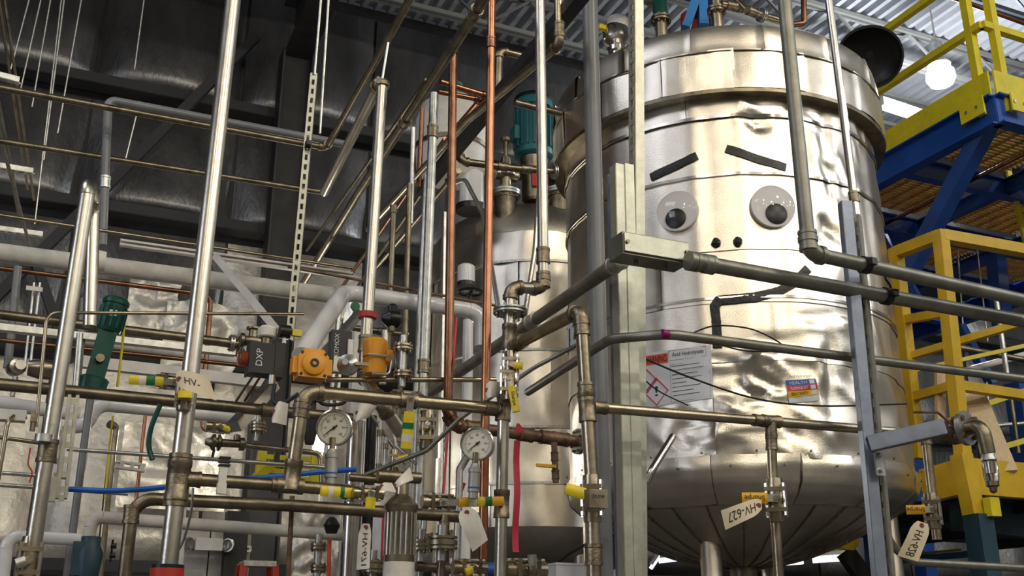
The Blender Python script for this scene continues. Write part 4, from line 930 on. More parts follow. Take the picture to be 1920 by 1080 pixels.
def vvalve(label, px, py, d, axis, rpx, ex, ey, **k):
    c = P(px, py, d); r = rpx * d / F; e = P(ex, ey, d); up = cam_dir(c)
    hd = e - c; return ball_valve(label, c, axis, r, hd, k.pop('up', up), hd.length, **k)
dD = psD[0].y; dX = psX[2].y
vvalve('ball valve with orange yellow lever on the short drop below the tank', 1455, 938, psD[1].y * .985, Z, 11, 1394, 936, hmat='handleo', text='Sharpe', flip=1, hw=.028)
vvalve('ball valve with yellow lever at the right end below the strut arm', 1748, 958, psH4[2].y * .985, Z, 9, 1703, 957, hmat='handleo', text='Sharpe', flip=1, hw=.026)
t_ = vvalve('ball valve marked DUMP with yellow lever on the drop beside the strut post', 1110, 935, psX[1].y * 1.0, Z, 12, 1062, 920, hmat='handle', hw=.028)
o = P(1124, 934, psX[1].y * .955); MB().box(o + B * .02, (.056, .03, .05)).build('stem_block', 'steel', t_, smooth=False)
lettering('DUMP', .014, P(1124, 931, psX[1].y * .955) + B * .004, A, Z, 'ink', t_)
vvalve('ball valve with long lettered yellow lever hanging on the centre stack', 955, 716, psV6[4].y * .985, Z, 10, 968, 778, hmat='handle', text='Sharpe', hw=.022)
vvalve('small ball valve with short yellow lever above the long hanging lever', 958, 690, psV6[4].y * .985, Z, 9, 980, 693, hmat='handle')
vvalve('ball valve with taped vertical yellow lever between the gauges', 762, 748, 3.28, A, 9, 760, 838, hmat='handle', hw=.030, tapes=((.30, .17, 'tapegreen'), (.62, .2, 'tapewhite')))
vvalve('ball valve with long taped level lever left of the centre stack', 822, 942, 3.33, A, 9, 943, 940, hmat='handleo', hw=.026, tapes=((.22, .17, 'tapewhite'), (.58, .15, 'tapegreen'), (.40, .14, 'handle')))
vvalve('ball valve with taped level lever on the heavy manifold pipe', 672, 925, 3.2, A, 9, 594, 920, hmat='handle', hw=.026, tapes=((.25, .13, 'tapegreen'), (.62, .14, 'tapewhite')))
vvalve('small ball valve with stubby yellow lever above the filter canister', 690, 925, 3.14, A, 8, 688, 952, hmat='handle', hw=.026)
vvalve('ball valve with yellow end lever on the tall upright pipe', 347, 735, 2.96, Z, 10, 346, 752, hmat='handle', hw=.034)
vvalve('ball valve with green banded yellow lever behind the paper tag', 325, 716, 3.38, A, 9, 246, 712, hmat='handle', hw=.026, tapes=((.25, .25, 'tapegreen'), (.52, .2, 'tapewhite')))
vvalve('little valve with yellow lever between the small risers', 712, 893, 3.9, A, 6, 697, 886, hmat='handle')
vvalve('little valve with yellow lever near the crumpled tags', 740, 865, 3.9, Z, 6, 765, 858, hmat='handle')
vvalve('yellow handled little valve on the copper pipes in the background', 412, 800, 4.9, A, 7, 428, 805, hmat='handle')
vvalve('bottom valve with yellow cap left of the red pipe drop', 880, 1065, 3.6, A, 9, 862, 1072, hmat='handle')
vvalve('bare steel valve at the foot of the centre stack', 985, 1068, 3.5, A, 11, 982, 1040, hmat='galv')
vvalve('bare steel valve at the foot of the far left upright pipe', 54, 1052, 3.25, Z, 12, 32, 1060, hmat='galv')
# union / actuated stack with two flanges left of the stack
def flg_stack(label, px, ys, d, w_, wp, mt='galv'):
    p0 = P(px, ys[0], d); t_ = thing('flanged_stack', label, 'flange', along(p0, px - 1, ys[-1], Z))
    p1 = along(p0, px - 2, ys[-1], Z); MB().tube([p0 + Z * .05, p1 - Z * .05], wp / 2 * d / F, 14).build('pipe', mt, t_)
    for y in ys: flange(along(p0, px, y, Z), Z, w_ / 2 * d / F, .011, t_, 'steel')
flg_stack('flange stack beside the right yellow actuator', 756, (652, 702), 3.9, 38, 14)
flg_stack('wide bolted flange pair at the bottom centre', 829, (1012, 1024), 3.7, 56, 18)
flg_stack('narrow bolted flange pair just left of the wide one', 790, (1018, 1026), 3.9, 40, 14)
flg_stack('flange pair under the crumpled tag by the red label', 700, (1057, 1068), 4.0, 42, 14)
flg_stack('pale flange stack at the bottom under the white pipe', 597, (1025, 1065), 4.4, 30, 14)
flg_stack('small flange pair on the thin pipe before the bright insulation', 484, (798, 804), 4.2, 30, 10)
# ------------------------------------------------------------------ pressure gauges
def gauge(label, px, py, d, rpx, yb):
    o = P(px, py, d); r = rpx * d / F; n = (C0 - o); n.z *= .35; n = (n.normalized() - A * .25).normalized(); x = Z.cross(n).normalized(); y = n.cross(x)
    t_ = thing('pressure_gauge', label, 'gauge', along(o, px - 4, yb, Z), 'pressure gauges')
    MB().lathe(o, n, [(-.045, r * .85), (-.04, r * .97), (0, r * .97), (0, r * 1.06), (.006, r * 1.06), (.009, r * .99), (.005, r * .93)], 40, False).build('case', 'bright', t_)
    f = MB().lathe(o, n, [(-.042, r * .9), (.000, r * .95), (.000, .0005)], 40, False).build('dial', 'dial', t_)
    for k in range(31):
        a = R_(225 - k * 9); L = .16 if k % 5 == 0 else .08; dv = x * math.cos(a) + y * math.sin(a); sv = n.cross(dv)
        MB().box(o + n * .001 + dv * r * (.80 - L / 2), (r * L, r * .02, .0008), (dv, sv, n)).build('tick', 'ink', f, smooth=False)
    for k, s_ in enumerate(('0', '10', '20', '30', '40', '50', '60')):
        a = R_(225 - k * 45); lettering(s_, r * .19, o + (x * math.cos(a) + y * math.sin(a)) * r * .52, x, y, 'ink', f, 'numeral')
    a = R_(216); dv = x * math.cos(a) + y * math.sin(a); sv = n.cross(dv)
    m_ = MB(); m_.add([o + n * .004 - dv * r * .22 + sv * r * .05, o + n * .004 - dv * r * .22 - sv * r * .05, o + n * .004 + dv * r * .78 - sv * r * .012, o + n * .004 + dv * r * .78 + sv * r * .012], [(0, 1, 2, 3)])
    m_.lathe(o + n * .002, n, [(0, r * .09), (.003, r * .09)], 12); m_.build('needle', 'ink', t_, smooth=False)
    b0 = along(o, px - 4, py + rpx, Z); b1 = along(o, px - 8, yb, Z); L = (b0 - b1).length; dd = (b0 - b1).normalized()
    MB().lathe(b1, dd, [(L * .55, r * .18), (L * 1.2, r * .18)], 10).build('stem', 'dull', t_)
    MB().lathe(b1, dd, [(0, r * .30), (L * .16, r * .30), (L * .17, r * .38), (L * .24, r * .38), (L * .25, r * .36), (L * .66, r * .36), (L * .67, r * .40), (L * .76, r * .40), (L * .82, r * .28), (L * .9, r * .24)], 14).build('snubber', 'seal', t_)
    MB().lathe(b1, dd, [(L * .245, r * .368), (L * .29, r * .368)], 14, False).build('tape_ring', 'nfpa_blue', t_)
    # little fill plug on top
    MB().lathe(o - n * .02 + y * r, y, [(-.004, r * .1), (.006, r * .1)], 8).build('fill_plug', 'black', t_)
gauge('round pressure gauge on the left above the manifold pipe', 627, 802, 3.2, 33, 908)
gauge('round pressure gauge on the right beside the bright copper pipe', 895, 832, 3.3, 30.5, 935)
# ------------------------------------------------------------------ paper tags
def paper_tag(label, quad, d, matn='paper', text=None, tsize=.03, trot=None, eye=None, bend=.012, ink='ink'):
    P0 = [P(q[0], q[1], d + (q[2] if len(q) > 2 else 0)) for q in quad]
    c = sum(P0, V(0, 0, 0)) / 4; ex, ey = (P0[1] - P0[0]), (P0[3] - P0[0]); n = ex.cross(ey).normalized()
    if n.dot(C0 - c) < 0: n = -n
    t_ = thing('paper_tag', label, 'tag', c, 'paper valve tags')
    N = 8; vs = []
    def at(u, v):
        p = P0[0].lerp(P0[1], u).lerp(P0[3].lerp(P0[2], u), v); return p + n * bend * math.sin(u * math.pi * 1.2 + .4) * (.4 + v)
    g = [(i / N, j / N) for j in range(N + 1) for i in range(N + 1)]
    cut = lambda u, v: (u, .5 + (v - .5) * (1 - .45 * max(0, .18 - u) / .18))
    vs = [at(*cut(u, v)) + n * .0008 for u, v in g] + [at(*cut(u, v)) - n * .0008 for u, v in g]; M = len(g); fs = []
    for j in range(N):
        for i in range(N):
            f = (j * (N + 1) + i, j * (N + 1) + i + 1, (j + 1) * (N + 1) + i + 1, (j + 1) * (N + 1) + i); fs += [f, tuple(M + x for x in f[::-1])]
    rim = list(range(N + 1)) + [v * (N + 1) + N for v in range(1, N + 1)] + [N * (N + 1) + u for u in range(N - 1, -1, -1)] + [v * (N + 1) for v in range(N - 1, 0, -1)]
    fs += [(rim[i], rim[(i + 1) % len(rim)], M + rim[(i + 1) % len(rim)], M + rim[i]) for i in range(len(rim))]
    MB().add(vs, fs).build('card', matn, t_, ang=70)
    p = at(.09, .5); MB().lathe(p, n, [(-.002, .0075), (.002, .0075)], 14).build('eyelet', 'eyelet', t_)
    if text:
        tv, tf = text2d(text, 1); x0, x1 = min(v[0] for v in tv), max(v[0] for v in tv); y0, y1 = min(v[1] for v in tv), max(v[1] for v in tv)
        out = []
        for a, b in tv:
            s_, q_ = (a - x0) / (x1 - x0), (b - y0) / (y1 - y0)
            u, v = trot(s_, q_); out.append(at(u, v) + n * .002)
        MB().add(out, tf).build('handwriting', ink, t_, smooth=False)
    return t_
# quads: eyelet end edge first (q0-q3), then the far end; u runs away from the eyelet
dTag = psD[1].y * .96
paper_tag('manila paper tag reading HV-627 upside down beside the outlet valve', [(1427, 930), (1352, 957), (1362, 993), (1428, 962)], dTag, text='HV-627', trot=lambda s, q: (.18 + .70 * s, .25 + .5 * q))
paper_tag('manila paper tag reading HV-628 hanging at the right valve', [(1747, 985), (1722, 1053), (1684, 1042), (1712, 974)], psH4[2].y * .95, text='HV-628', trot=lambda s, q: (.24 + .68 * s, .28 + .42 * (q)), bend=.006)
paper_tag('large stained paper tag hanging below the long taped lever', [(892, 949), (915, 1012), (886, 1034), (854, 962)], 3.15, 'paperw')
paper_tag('curled manila tag reading HV draped over the tall upright pipe', [(330, 692), (390, 704), (403, 749), (333, 729)], 2.80, text='HV-', trot=lambda s, q: (.26 + .42 * s, .66 - .32 * q), bend=.012)
paper_tag('manila tag with vertical handwriting at the bottom left of the filter', [(698, 982), (692, 1066), (667, 1068), (676, 982)], 3.2, 'paperw', text='HV-671', trot=lambda s, q: (.22 + .7 * s, .25 + .4 * q))
paper_tag('small crumpled tag beside the filter top', [(716, 905), (735, 905), (742, 922), (712, 922)], 3.1, 'paperw')
paper_tag('folded tag end above the small crumpled tag', [(735, 912), (768, 875), (774, 898), (745, 918)], 3.14, 'paperw', bend=.02)
paper_tag('pale folded tag hanging left of the first gauge', [(520, 752), (540, 756), (534, 795), (508, 796)], 3.4, 'paperw', bend=.02)
paper_tag('pale crumpled tag right of the first gauge', [(672, 755), (707, 760), (690, 780), (664, 798)], 3.5, 'paperw', bend=.02)
paper_tag('white tag tucked behind the centre stack above the second gauge', [(912, 715), (940, 716), (935, 742), (910, 752)], 3.36, 'paperw', bend=.02)
# ribbon
t_ = thing('red_ribbon', 'long pink red ribbon hanging from the centre stack', 'ribbon', P(968, 1035, 3.5))
p0 = P(970, 826, 3.5); p1 = along(p0, 967, 1035, Z); vs = []
for k in range(13):
    q = p0.lerp(p1, k / 12) + B * .006 * math.sin(k * .8); vs += [q - A * .0115, q + A * .0115]
MB().add(vs + [v + B * .001 for v in vs], [(2 * k, 2 * k + 1, 2 * k + 3, 2 * k + 2) for k in range(12)] + [(26 + 2 * k, 28 + 2 * k, 29 + 2 * k, 27 + 2 * k) for k in range(12)]).build('tail', 'ribbon', t_)
MB().prism([(-.014, 0), (.026, .004), (.004, .034), (-.004, .034)], P(972, 812, 3.52), A, Z, B * .006).build('knot', 'ribbon', t_)
# red fabric patch behind second gauge
t_ = conduit('red_hose', 'dark red hose end behind the second gauge', 'hose', [(868, 905, 4.5), (860, 925, 'z'), (856, 1000, 'z'), 'floor'], 12, 'red')
conduit('red_strip', 'thin red strip standing behind the dark copper pipe', 'strip', [(856, 595, 5.5), (848, 700, 'z'), 'floor'], 5, 'ribbon')
# ------------------------------------------------------------------ filter canister
t_ = thing('filter_canister', 'ribbed stainless filter canister at the bottom centre', 'filter', V(*P(750, 1080, 3.3).xy, 0)); o = P(752, 955, 3.25); r = 28 * 3.25 / F
dn = (along(o, 747, 1080, Z) - o).normalized(); zb_ = o.z
MB().lathe(o, -dn, [(-.32, r), (-.01, r), (0, r * 1.12), (.012, r * 1.12), (.03, r * .8), (.045, r * .45), (.10, r * .40)], 28).build('shell', 'steel', t_)
for k in range(18):
    a = k * 2 * math.pi / 18; q = o + V(math.cos(a), math.sin(a), 0) * r * 1.0
    MB().tube([q + dn * .012, q + dn * .14], r * .075, 6).build('rib', 'bright', t_)
MB().lathe(o, -dn, [(-.32, r * 1.02), (-.16, r * 1.02)], 28, False).build('paper_label', 'paperw', t_)
MB().lathe(V(o.x, o.y, 0) + V(dn.x, dn.y, 0) * 1.5, Z, [(0, .03), (zb_ - .32, .03)], 12).build('stand_pipe', 'dull', t_)
MB().lathe(o + Z * .1 - A * .03, A, [(-.05, .018), (.09, .018)], 10).build('head_port', 'dull', t_)
# ------------------------------------------------------------------ actuated valves
t_ = thing('valve_position_monitor', 'dark grey position monitor box with white letters and red indicator', 'actuator', P(500, 715, 3.7)); o = P(492, 672, 3.65)
MB().box(o + B * .03, (.085, .08, .115)).build('housing', 'darksteel', t_, smooth=False)
MB().box(o + A * .062 + B * .03, (.035, .075, .13)).build('housing_end', 'darksteel', t_, smooth=False)
MB().box(o - A * .045 + B * .03, (.008, .086, .12)).build('flange_plate', 'darksteel', t_, smooth=False)
MB().lathe(o - A * .05 + B * .03, -A, [(0, .028), (.03, .028), (.034, .02)], 16).build('window', 'glass', t_)
MB().lathe(o - A * .05 + B * .03, -A, [(0, .02), (.024, .02)], 16).build('indicator', 'warnred', t_)
lettering('DXP', .034, o - A * .012 - B * .0105, Z, -A, 'sheet', t_)
MB().lathe(o + A * .04 - Z * .06, -Z, [(0, .014), (.035, .014)], 10).build('cable_gland', 'galv', t_)
t_ = thing('bowl_cover', 'pale wrapped round cover on top of the grey actuator', 'cover', P(500, 636, 3.7)); o = P(500, 634, 3.72)
MB().lathe(o, Z, [(0, .03), (.005, .035), (.035, .036), (.045, .025), (.046, .002)], 16).build('wrap', 'paperw', t_)
MB().lathe(o, Z, [(-.03, .02), (0, .02)], 12).build('neck', 'dull', t_)
t_ = thing('solenoid', 'small black solenoid with yellow fitting above the actuator', 'solenoid', P(535, 636, 3.7)); o = P(534, 622, 3.72)
MB().lathe(o, A, [(-.02, .026), (.02, .026)], 16).build('coil', 'black', t_)
MB().box(o + A * .045, (.035, .02, .025)).build('fitting', 'yellow2', t_); MB().lathe(o - Z * .045, Z, [(0, .008), (.03, .008)], 10).build('nipple', 'pvc', t_)
def actuator(label, px, py, d, s, face=True):
    o = P(px, py, d); t_ = thing('valve_actuator', label, 'actuator', o - Z * .06, 'yellow valve actuators')
    m_ = MB(); m_.prism([(-.052 * s, -.05 * s), (.052 * s, -.05 * s), (.056 * s, .03 * s), (.035 * s, .056 * s), (-.035 * s, .056 * s), (-.056 * s, .03 * s)], o, A, Z, B * .09 * s); m_.build('housing', 'orange', t_, smooth=False)
    MB().lathe(o, -B, [(0, .044 * s), (.012 * s, .042 * s), (.016 * s, .034 * s)], 24).build('end_cap', 'orange', t_)
    MB().lathe(o - B * .016 * s, -B, [(0, .016 * s), (.003, .016 * s), (.003, .008 * s)], 16, False).build('shaft_ring', 'black', t_)
    for i in (-1, 1):
        for j in (-1, 1): MB().lathe(o + A * i * .043 * s + Z * j * .04 * s, -B, [(0, .006), (.005, .005)], 6).build('screw', 'black', t_)
    for s_ in (-1, 1): MB().box(o + A * s_ * .062 * s + B * .04 - Z * .004, (.02 * s, .05, .06 * s)).build('end_block', 'orange', t_)
    return t_
actuator('yellow square valve actuator with round face beside the grey monitor box', 588, 682, 3.6, 1.0)
t_ = thing('valve_actuator', 'tall yellow valve actuator half hidden behind the slim shiny pipe', 'actuator', P(703, 705, 3.9), 'yellow valve actuators'); o = P(703, 668, 3.95)
MB().lathe(o - Z * .075, Z, [(0, .045), (.06, .05), (.062, .042), (.068, .042), (.07, .05), (.13, .052), (.145, .04), (.15, .01)], 20).build('housing', 'orange', t_)
MB().box(o + A * .05, (.03, .06, .05)).build('side_block', 'orange', t_)
m_ = MB().tube(bent_path([o + V(0, -.06, -.01) - A * .02, o + V(0, -.06, -.01) + A * .08, o + V(0, -.06, -.085) + A * .07, o + V(0, -.06, -.085)], .02), .005, 8); m_.build('bail', 'galv', t_)
t_ = thing('actuator_box', 'slim grey actuator box with white lettering behind the yellow actuator', 'actuator', P(635, 690, 3.9)); o = P(632, 652, 3.85)
MB().box(o, (.06, .05, .13)).build('housing', 'darksteel', t_, smooth=False); MB().box(o + A * .04 + Z * .02, (.02, .05, .09)).build('side_cover', 'darksteel', t_, smooth=False)
MB().box(o + A * .045 - B * .03, (.02, .01, .06)).build('plate', 'white', t_, smooth=False); MB().box(o - Z * .075 - B * .02, (.04, .04, .06)).build('terminal_block', 'strut', t_, smooth=False)
lettering('XOMOX', .026, o - A * .008 - B * .026, Z, -A, 'sheet', t_)
t_ = thing('valve_disc', 'round steel valve bonnet left of the slim shiny pipe', 'valve', P(652, 705, 3.7)); o = P(652, 684, 3.72)
MB().lathe(o, -B - A * .5, [(-.03, .035), (0, .040), (.006, .040), (.012, .03), (.03, .012), (.045, .012)], 24).build('bonnet', 'galv', t_)
MB().bar(o - B * .03 + A * .02, o - B * .035 + A * .07, .012, .012).build('stem_arm', 'dull', t_)
t_ = thing('manual_valve', 'flanged gate valve at the end of the heavy left pipe', 'valve', P(470, 660, 4.0)); o = P(474, 640, 4.05)
MB().lathe(o - A * .05, A, [(0, .03), (.012, .03), (.02, .02), (.05, .026), (.08, .02), (.088, .03), (.1, .03)], 16).build('body', 'dull', t_)
MB().lathe(o, Z, [(0, .02), (.05, .018), (.05, .03), (.058, .03)], 14).build('bonnet', 'dull', t_)
t_ = thing('support_strut_pair', 'pale aluminium channel leaning below the grey actuator box', 'channel', P(490, 760, 3.9))
MB().bar(P(440, 800, 3.8), P(512, 720, 4.0), .045, .045).build('channel', 'bright', t_, smooth=False)
for k in range(3): conduit('thin_tube', ['left of three thin tubes slanting below the grey monitor box', 'middle of three thin tubes slanting below the grey monitor box', 'right of three thin tubes slanting below the grey monitor box'][k], 'tube', [(478 + 14 * k, 700, 3.9), (443 + 16 * k, 752, 4.0)], 5, ('dull', 'copper', 'dull')[k])
# dark green pump standing askew
t_ = thing('green_pump', 'dark green pump motor leaning behind the left upright pipes', 'pump', P(175, 720, 4.1)); p0 = P(172, 728, 4.1); p1 = P(220, 560, 4.1); d = (p1 - p0).normalized(); L = (p1 - p0).length
MB().lathe(p0, d, [(L * .62, .045), (L * .64, .05), (L * .92, .05), (L * .93, .055), (L * .97, .055), (L, .045), (L * 1.005, .01)], 20).build('motor', 'green', t_)
MB().bar(p0 + d * L * .05, p0 + d * L * .62, .075, .07, -B).build('frame', 'green', t_, smooth=False)
MB().lathe(p0, d, [(-.01, .06), (L * .1, .06), (L * .12, .05)], 16).build('base', 'green', t_)
m_ = MB()
for k in range(12):
    a = k * math.pi / 6; u = d.cross(A).normalized(); w_ = d.cross(u); q = (u * math.cos(a) + w_ * math.sin(a)) * .052
    MB().bar(p0 + d * L * .66 + q, p0 + d * L * .9 + q, .006, .01).build('cooling_fin', 'green', t_)
MB().lathe(p0 + d * L * .3 - B * .04, -B, [(0, .018), (.015, .018)], 8).build('drain_plug', 'dull', t_)
MB().box(p0 + d * L * .8 - B * .052, (.03, .004, .025)).build('name_plate', 'sheet', t_)
conduit('pump_stand_pipe', 'upright pipe carrying the leaning green pump', 'pipe', [p0 + V(0, 0, .02), V(p0.x, p0.y + .02, .01)], 14, 'pvcgrey')
# small instruments far left
t_ = thing('chrome_pump_head', 'chrome round pump head at the left edge behind the thin tube', 'pump', P(30, 705, 3.9)); o = P(32, 688, 3.95)
MB().lathe(o, -B + A * .3, [(-.05, .03), (0, .035), (.015, .032), (.02, .02), (.05, .02)], 20).build('head', 'steelw', t_); MB().lathe(o + A * .08, A, [(-.04, .03), (.0, .04), (.05, .04), (.06, .03)], 14).build('body', 'steel', t_)
MB().lathe(o - Z * .12, Z, [(0, .01), (.08, .012)], 8).build('drain', 'galv', t_)
t_ = thing('tube_fitting', 'square steel tube fitting on the small upright tube at far left', 'fitting', P(60, 800, 3.35)); o = P(64, 783, 3.37)
MB().box(o, (.022, .022, .03)).build('body', 'steel', t_); MB().lathe(o - Z * .045, Z, [(0, .009), (.03, .009)], 8).build('nut', 'steel', t_); MB().box(o - A * .07, (.09, .05, .035)).build('white_block', 'white', t_)
MB().lathe(o - A * .02, -A, [(0, .008), (.015, .008)], 8).build('side_nut', 'galv', t_)
t_ = thing('conduit_hanger', 'short angled white bracket with two holes at the left wall', 'bracket', P(65, 545, 4.8)); p = P(52, 540, 4.8)
MB().box(p + A * .03, (.075, .01, .022)).build('plate', 'white', t_, smooth=False)
for k in range(2): conduit('rack_rod', ['left bright rod of the pair under the small white bracket', 'right bright rod of the pair under the small white bracket'][k], 'rod', [(64 + 11 * k, 530, 4.85), (46 + 10 * k, 690, 'z')], 5, 'galv')
run('grey_pipe', 'grey pipe leaning upright at the left behind the arch tube', 'pipe', [(34, 500, 5.0), (14, 690, 'z')], 15, 'pvcgrey')
run('grey_pipe', 'grey upright pipe behind the leaning green pump', 'pipe', [(158, 560, 4.6), (144, 720, 'z')], 15, 'pvcgrey')
# blue actuator valve and gears bottom left
t_ = thing('blue_valve', 'dark blue valve with black handwheels at the bottom left', 'valve', P(172, 1075, 3.9)); o = P(170, 1022, 3.9)
MB().lathe(o, Z, [(-.12, .04), (-.03, .05), (.0, .035), (.03, .035)], 16).build('body', 'tealpost', t_); MB().box(o - A * .04 - Z * .05, (.04, .06, .12)).build('side_body', 'tealpost', t_)
for dz in (0, -.035):
    m_ = MB().lathe(o + A * .07 + Z * dz, A, [(0, .01), (.02, .01)], 8)
    for k in range(6): a = k * math.pi / 3; m_.bar(o + A * .075 + Z * dz, o + A * .075 + Z * dz + (B * math.cos(a) + Z * math.sin(a)) * .024, .006, .006)
    m_.build('handwheel', 'black', t_)
t_ = thing('black_handwheel_valve', 'black handwheel valve beside the white pot under the second tank band', 'valve', P(885, 570, 4.84)); o = P(882, 548, 4.84)
vs = [o + (A * math.cos(k * math.pi / 8) * .06 + B * math.sin(k * math.pi / 8) * .06) + Z * .0 for k in range(17)]
MB().tube(vs, .007, 6).build('handwheel', 'black', t_); m_ = MB(); m_.bar(o - A * .06, o + A * .06, .01, .01).bar(o - B * .06, o + B * .06, .01, .01); m_.build('spoke', 'black', t_)
MB().lathe(o - Z * .10, Z, [(0, .02), (.05, .02), (.05, .01), (.105, .01)], 10).build('stem', 'black', t_)
t_ = thing('white_canister', 'white plastic canister above the black handwheel', 'canister', P(872, 535, 4.95)); o = P(874, 530, 4.95)
MB().lathe(o, Z, [(0, .045), (.085, .045), (.095, .035), (.10, .01)], 20).build('body', 'pvc', t_); MB().lathe(o, Z, [(-.02, .048), (0, .048)], 20).build('base', 'black', t_)
t_ = thing('red_pipe_flange', 'red round flange at the foot of the tall upright pipe', 'flange', P(315, 1075, 2.98)); o = P(314, 1066, 2.98)
MB().lathe(o, Z, [(-.06, .045), (0, .046), (.002, .04)], 24).build('sleeve', 'red', t_); MB().lathe(o, Z, [(0, .045), (.010, .045), (.010, .028)], 24).build('ring', 'black', t_)
flange_o = P(1085, 830, 5.35)
# ------------------------------------------------------------------ blue mezzanine with yellow railing on the right
PZ = 4.98
cor = plane_z(1868, 205, PZ)                    # near corner of the platform
far = along(cor, 1645, 352, B)
def on(p, da, db, dz=0): return p + A * da + B * db + Z * dz
t_ = thing('mezzanine_platform', 'blue steel mezzanine with tan grating underside at upper right', 'platform', V(cor.x, cor.y, PZ))
LB = 4.6; LA = 3.4
def bm(name, p, q, w_, h, mt='blue'): m_ = MB(); ibeam(m_, p, q, w_, h, .012); m_.build(name, mt, t_, smooth=False)
bm('edge_beam', on(cor, 0, 0), on(cor, 0, LB), .10, .22); bm('edge_beam', on(cor, 0, 0), on(cor, LA, 0), .10, .22); bm('edge_beam', on(cor, LA, 0), on(cor, LA, LB), .10, .22); bm('edge_beam', on(cor, 0, LB), on(cor, LA, LB), .10, .22)
for k in range(1, 5): bm('cross_beam', on(cor, 0, k * .92), on(cor, LA, k * .92), .08, .16)
for k in range(1, 3): bm('stringer', on(cor, k * LA / 3, 0, .02), on(cor, k * LA / 3, LB, .02), .07, .12)
for i in range(5):
    for j in range(3):
        a0, b0 = j * LA / 3 + .05, i * .92 + .06
        m_ = MB()
        if i < 3:
            for k in range(20): m_.box(on(cor, a0 + .515, b0 + .04 * k + .02, .115), (1.03, .006, .03))
            for k in range(8): m_.box(on(cor, a0 + .06 + k * .13, b0 + .4, .118), (.008, .82, .024))
            m_.build('grating_panel', 'grating', t_, smooth=False)
        else:
            vs = []
            for k in range(12): vs += [on(cor, a0, b0 + .07 * k, .1 + .02 * (k // 1 % 2)), on(cor, a0 + 1.03, b0 + .07 * k, .1 + .02 * (k // 1 % 2))]
            m_.add(vs, [(2 * k, 2 * k + 1, 2 * k + 3, 2 * k + 2) for k in range(11)]); m_.build('deck_panel', 'deckgreen', t_, smooth=False)
# knee brace
b0 = on(cor, .02, .18, -.1); b1 = along(b0, 1692, 530, B * .8 - Z * .6)
p_ = P(1612, 682, b0.y + 1.7)
MB().bar(P(1858, 222, b0.y - .05), p_, .13, .10, -B).build('knee_brace', 'blue', t_, smooth=False)
MB().bar(on(cor, LA - .2, LB - .3, -.1), on(cor, LA - .2, LB - .3, -PZ + .02), .16, .16, A).build('post', 'blue', t_, smooth=False)
q_ = P(1655, 640, p_.y + .2); MB().bar(p_ + V(0, 0, .1), V(p_.x - .02, p_.y + .1, .02), .14, .14, A).build('post', 'blue', t_, smooth=False)
MB().bar(P(1655, 440, b0.y + 2.2), P(1720, 560, b0.y + 1.4), .06, .06, -B).build('sway_brace', 'blue', t_, smooth=False)
r_ = thing('yellow_railing', 'yellow guard railing along the upper mezzanine edge', 'railing', on(cor, 0, 0, .11))
def yb(name, p, q, w_, h, par=r_, mt='yellow2', up=Z): return MB().bar(p, q, w_, h, up).build(name, mt, par, smooth=False)
yb('toe_plate', on(cor, -.02, 0, .20), on(cor, -.02, LB, .20), .014, .18); yb('toe_plate', on(cor, 0, -.02, .20), on(cor, LA, -.02, .20), .014, .18)
for h in (.56, 1.02): 
    yb('rail', on(cor, 0, 0, .1 + h), on(cor, 0, LB, .1 + h), .05, .05); yb('rail', on(cor, 0, 0, .1 + h), on(cor, LA, 0, .1 + h), .05, .05)
for q in ((-.0, .10), (.11, 0), (0, 1.9), (0, 3.2), (0, 4.5), (1.8, 0), (3.3, 0)): yb('post', on(cor, q[0], q[1], .0), on(cor, q[0], q[1], 1.15), .055, .055, up=A)
for q in ((-.06, .14), (.15, -.06), (-.06, 1.9)):
    o = on(cor, q[0], q[1], .05); pl = MB().box(o, (.14 if q[1] < 0 else .012, .012 if q[1] < 0 else .2, .13)).build('base_plate', 'yellow2', r_, smooth=False)
    for s_ in (-1, 1): MB().lathe(o + (A if q[1] < 0 else B) * s_ * .045 - (B if q[1] < 0 else A) * .006, -(B if q[1] < 0 else A), [(0, .014), (.008, .012)], 6).build('bolt', 'galv', pl)
# rusty pipe slanting under the mezzanine
conduit('rusty_conduit', 'long rusty red pipe slanting under the mezzanine', 'pipe', [P(1650, 425, 8.2), P(1960, 268, 6.6)], 7, 'copper')
conduit('rusty_conduit', 'rusty red pipe crossing high in front of the joists at the top right corner', 'pipe', [(1770, -10, 7.0), (1960, 58, 'a')], 9, 'copper')
# ------------------------------------------------------------------ lower yellow guard frame
g = thing('yellow_guard_frame', 'yellow square tube guard frame beside the tank', 'railing', P(1815, 870, 5.7))
c0 = P(1764, 442, 5.75); cl = along(c0, 1680, 474, B); cr = along(c0, 1960, 477, A)
cb_ = along(c0, 1806, 860, Z); lb = along(cl, 1722, 860, Z)
w_ = .068
def yt(name, p, q, ww=w_, mt='yellow'): return MB().bar(p, q, ww, ww, A if abs((q - p).normalized().z) > .8 else Z).build(name, mt, g, smooth=False)
yt('post', c0 + Z * .03, cb_); yt('post', cl + Z * .03, lb); yt('top_rail', c0, cl); yt('top_rail', c0, cr)
for y0, y1, ww in ((600, 585, .05), (745, 722, .05)):
    m0 = along(c0, 1764 + (y1 - 440) * .1, y1, Z); m1 = along(cl, 1680 + (y0 - 470) * .11, y0, Z); yt('mid_rail', m0, m1, ww)
m0 = along(c0, 1790, 722, Z); yt('mid_rail', m0, along(m0, 1960, 748, A), .055)
m0 = along(cl, 1705, 668, Z); yt('mid_rail', m0, P(1960, 592, m0.y - .5), .042)
m0 = along(c0, 1800, 872, Z)
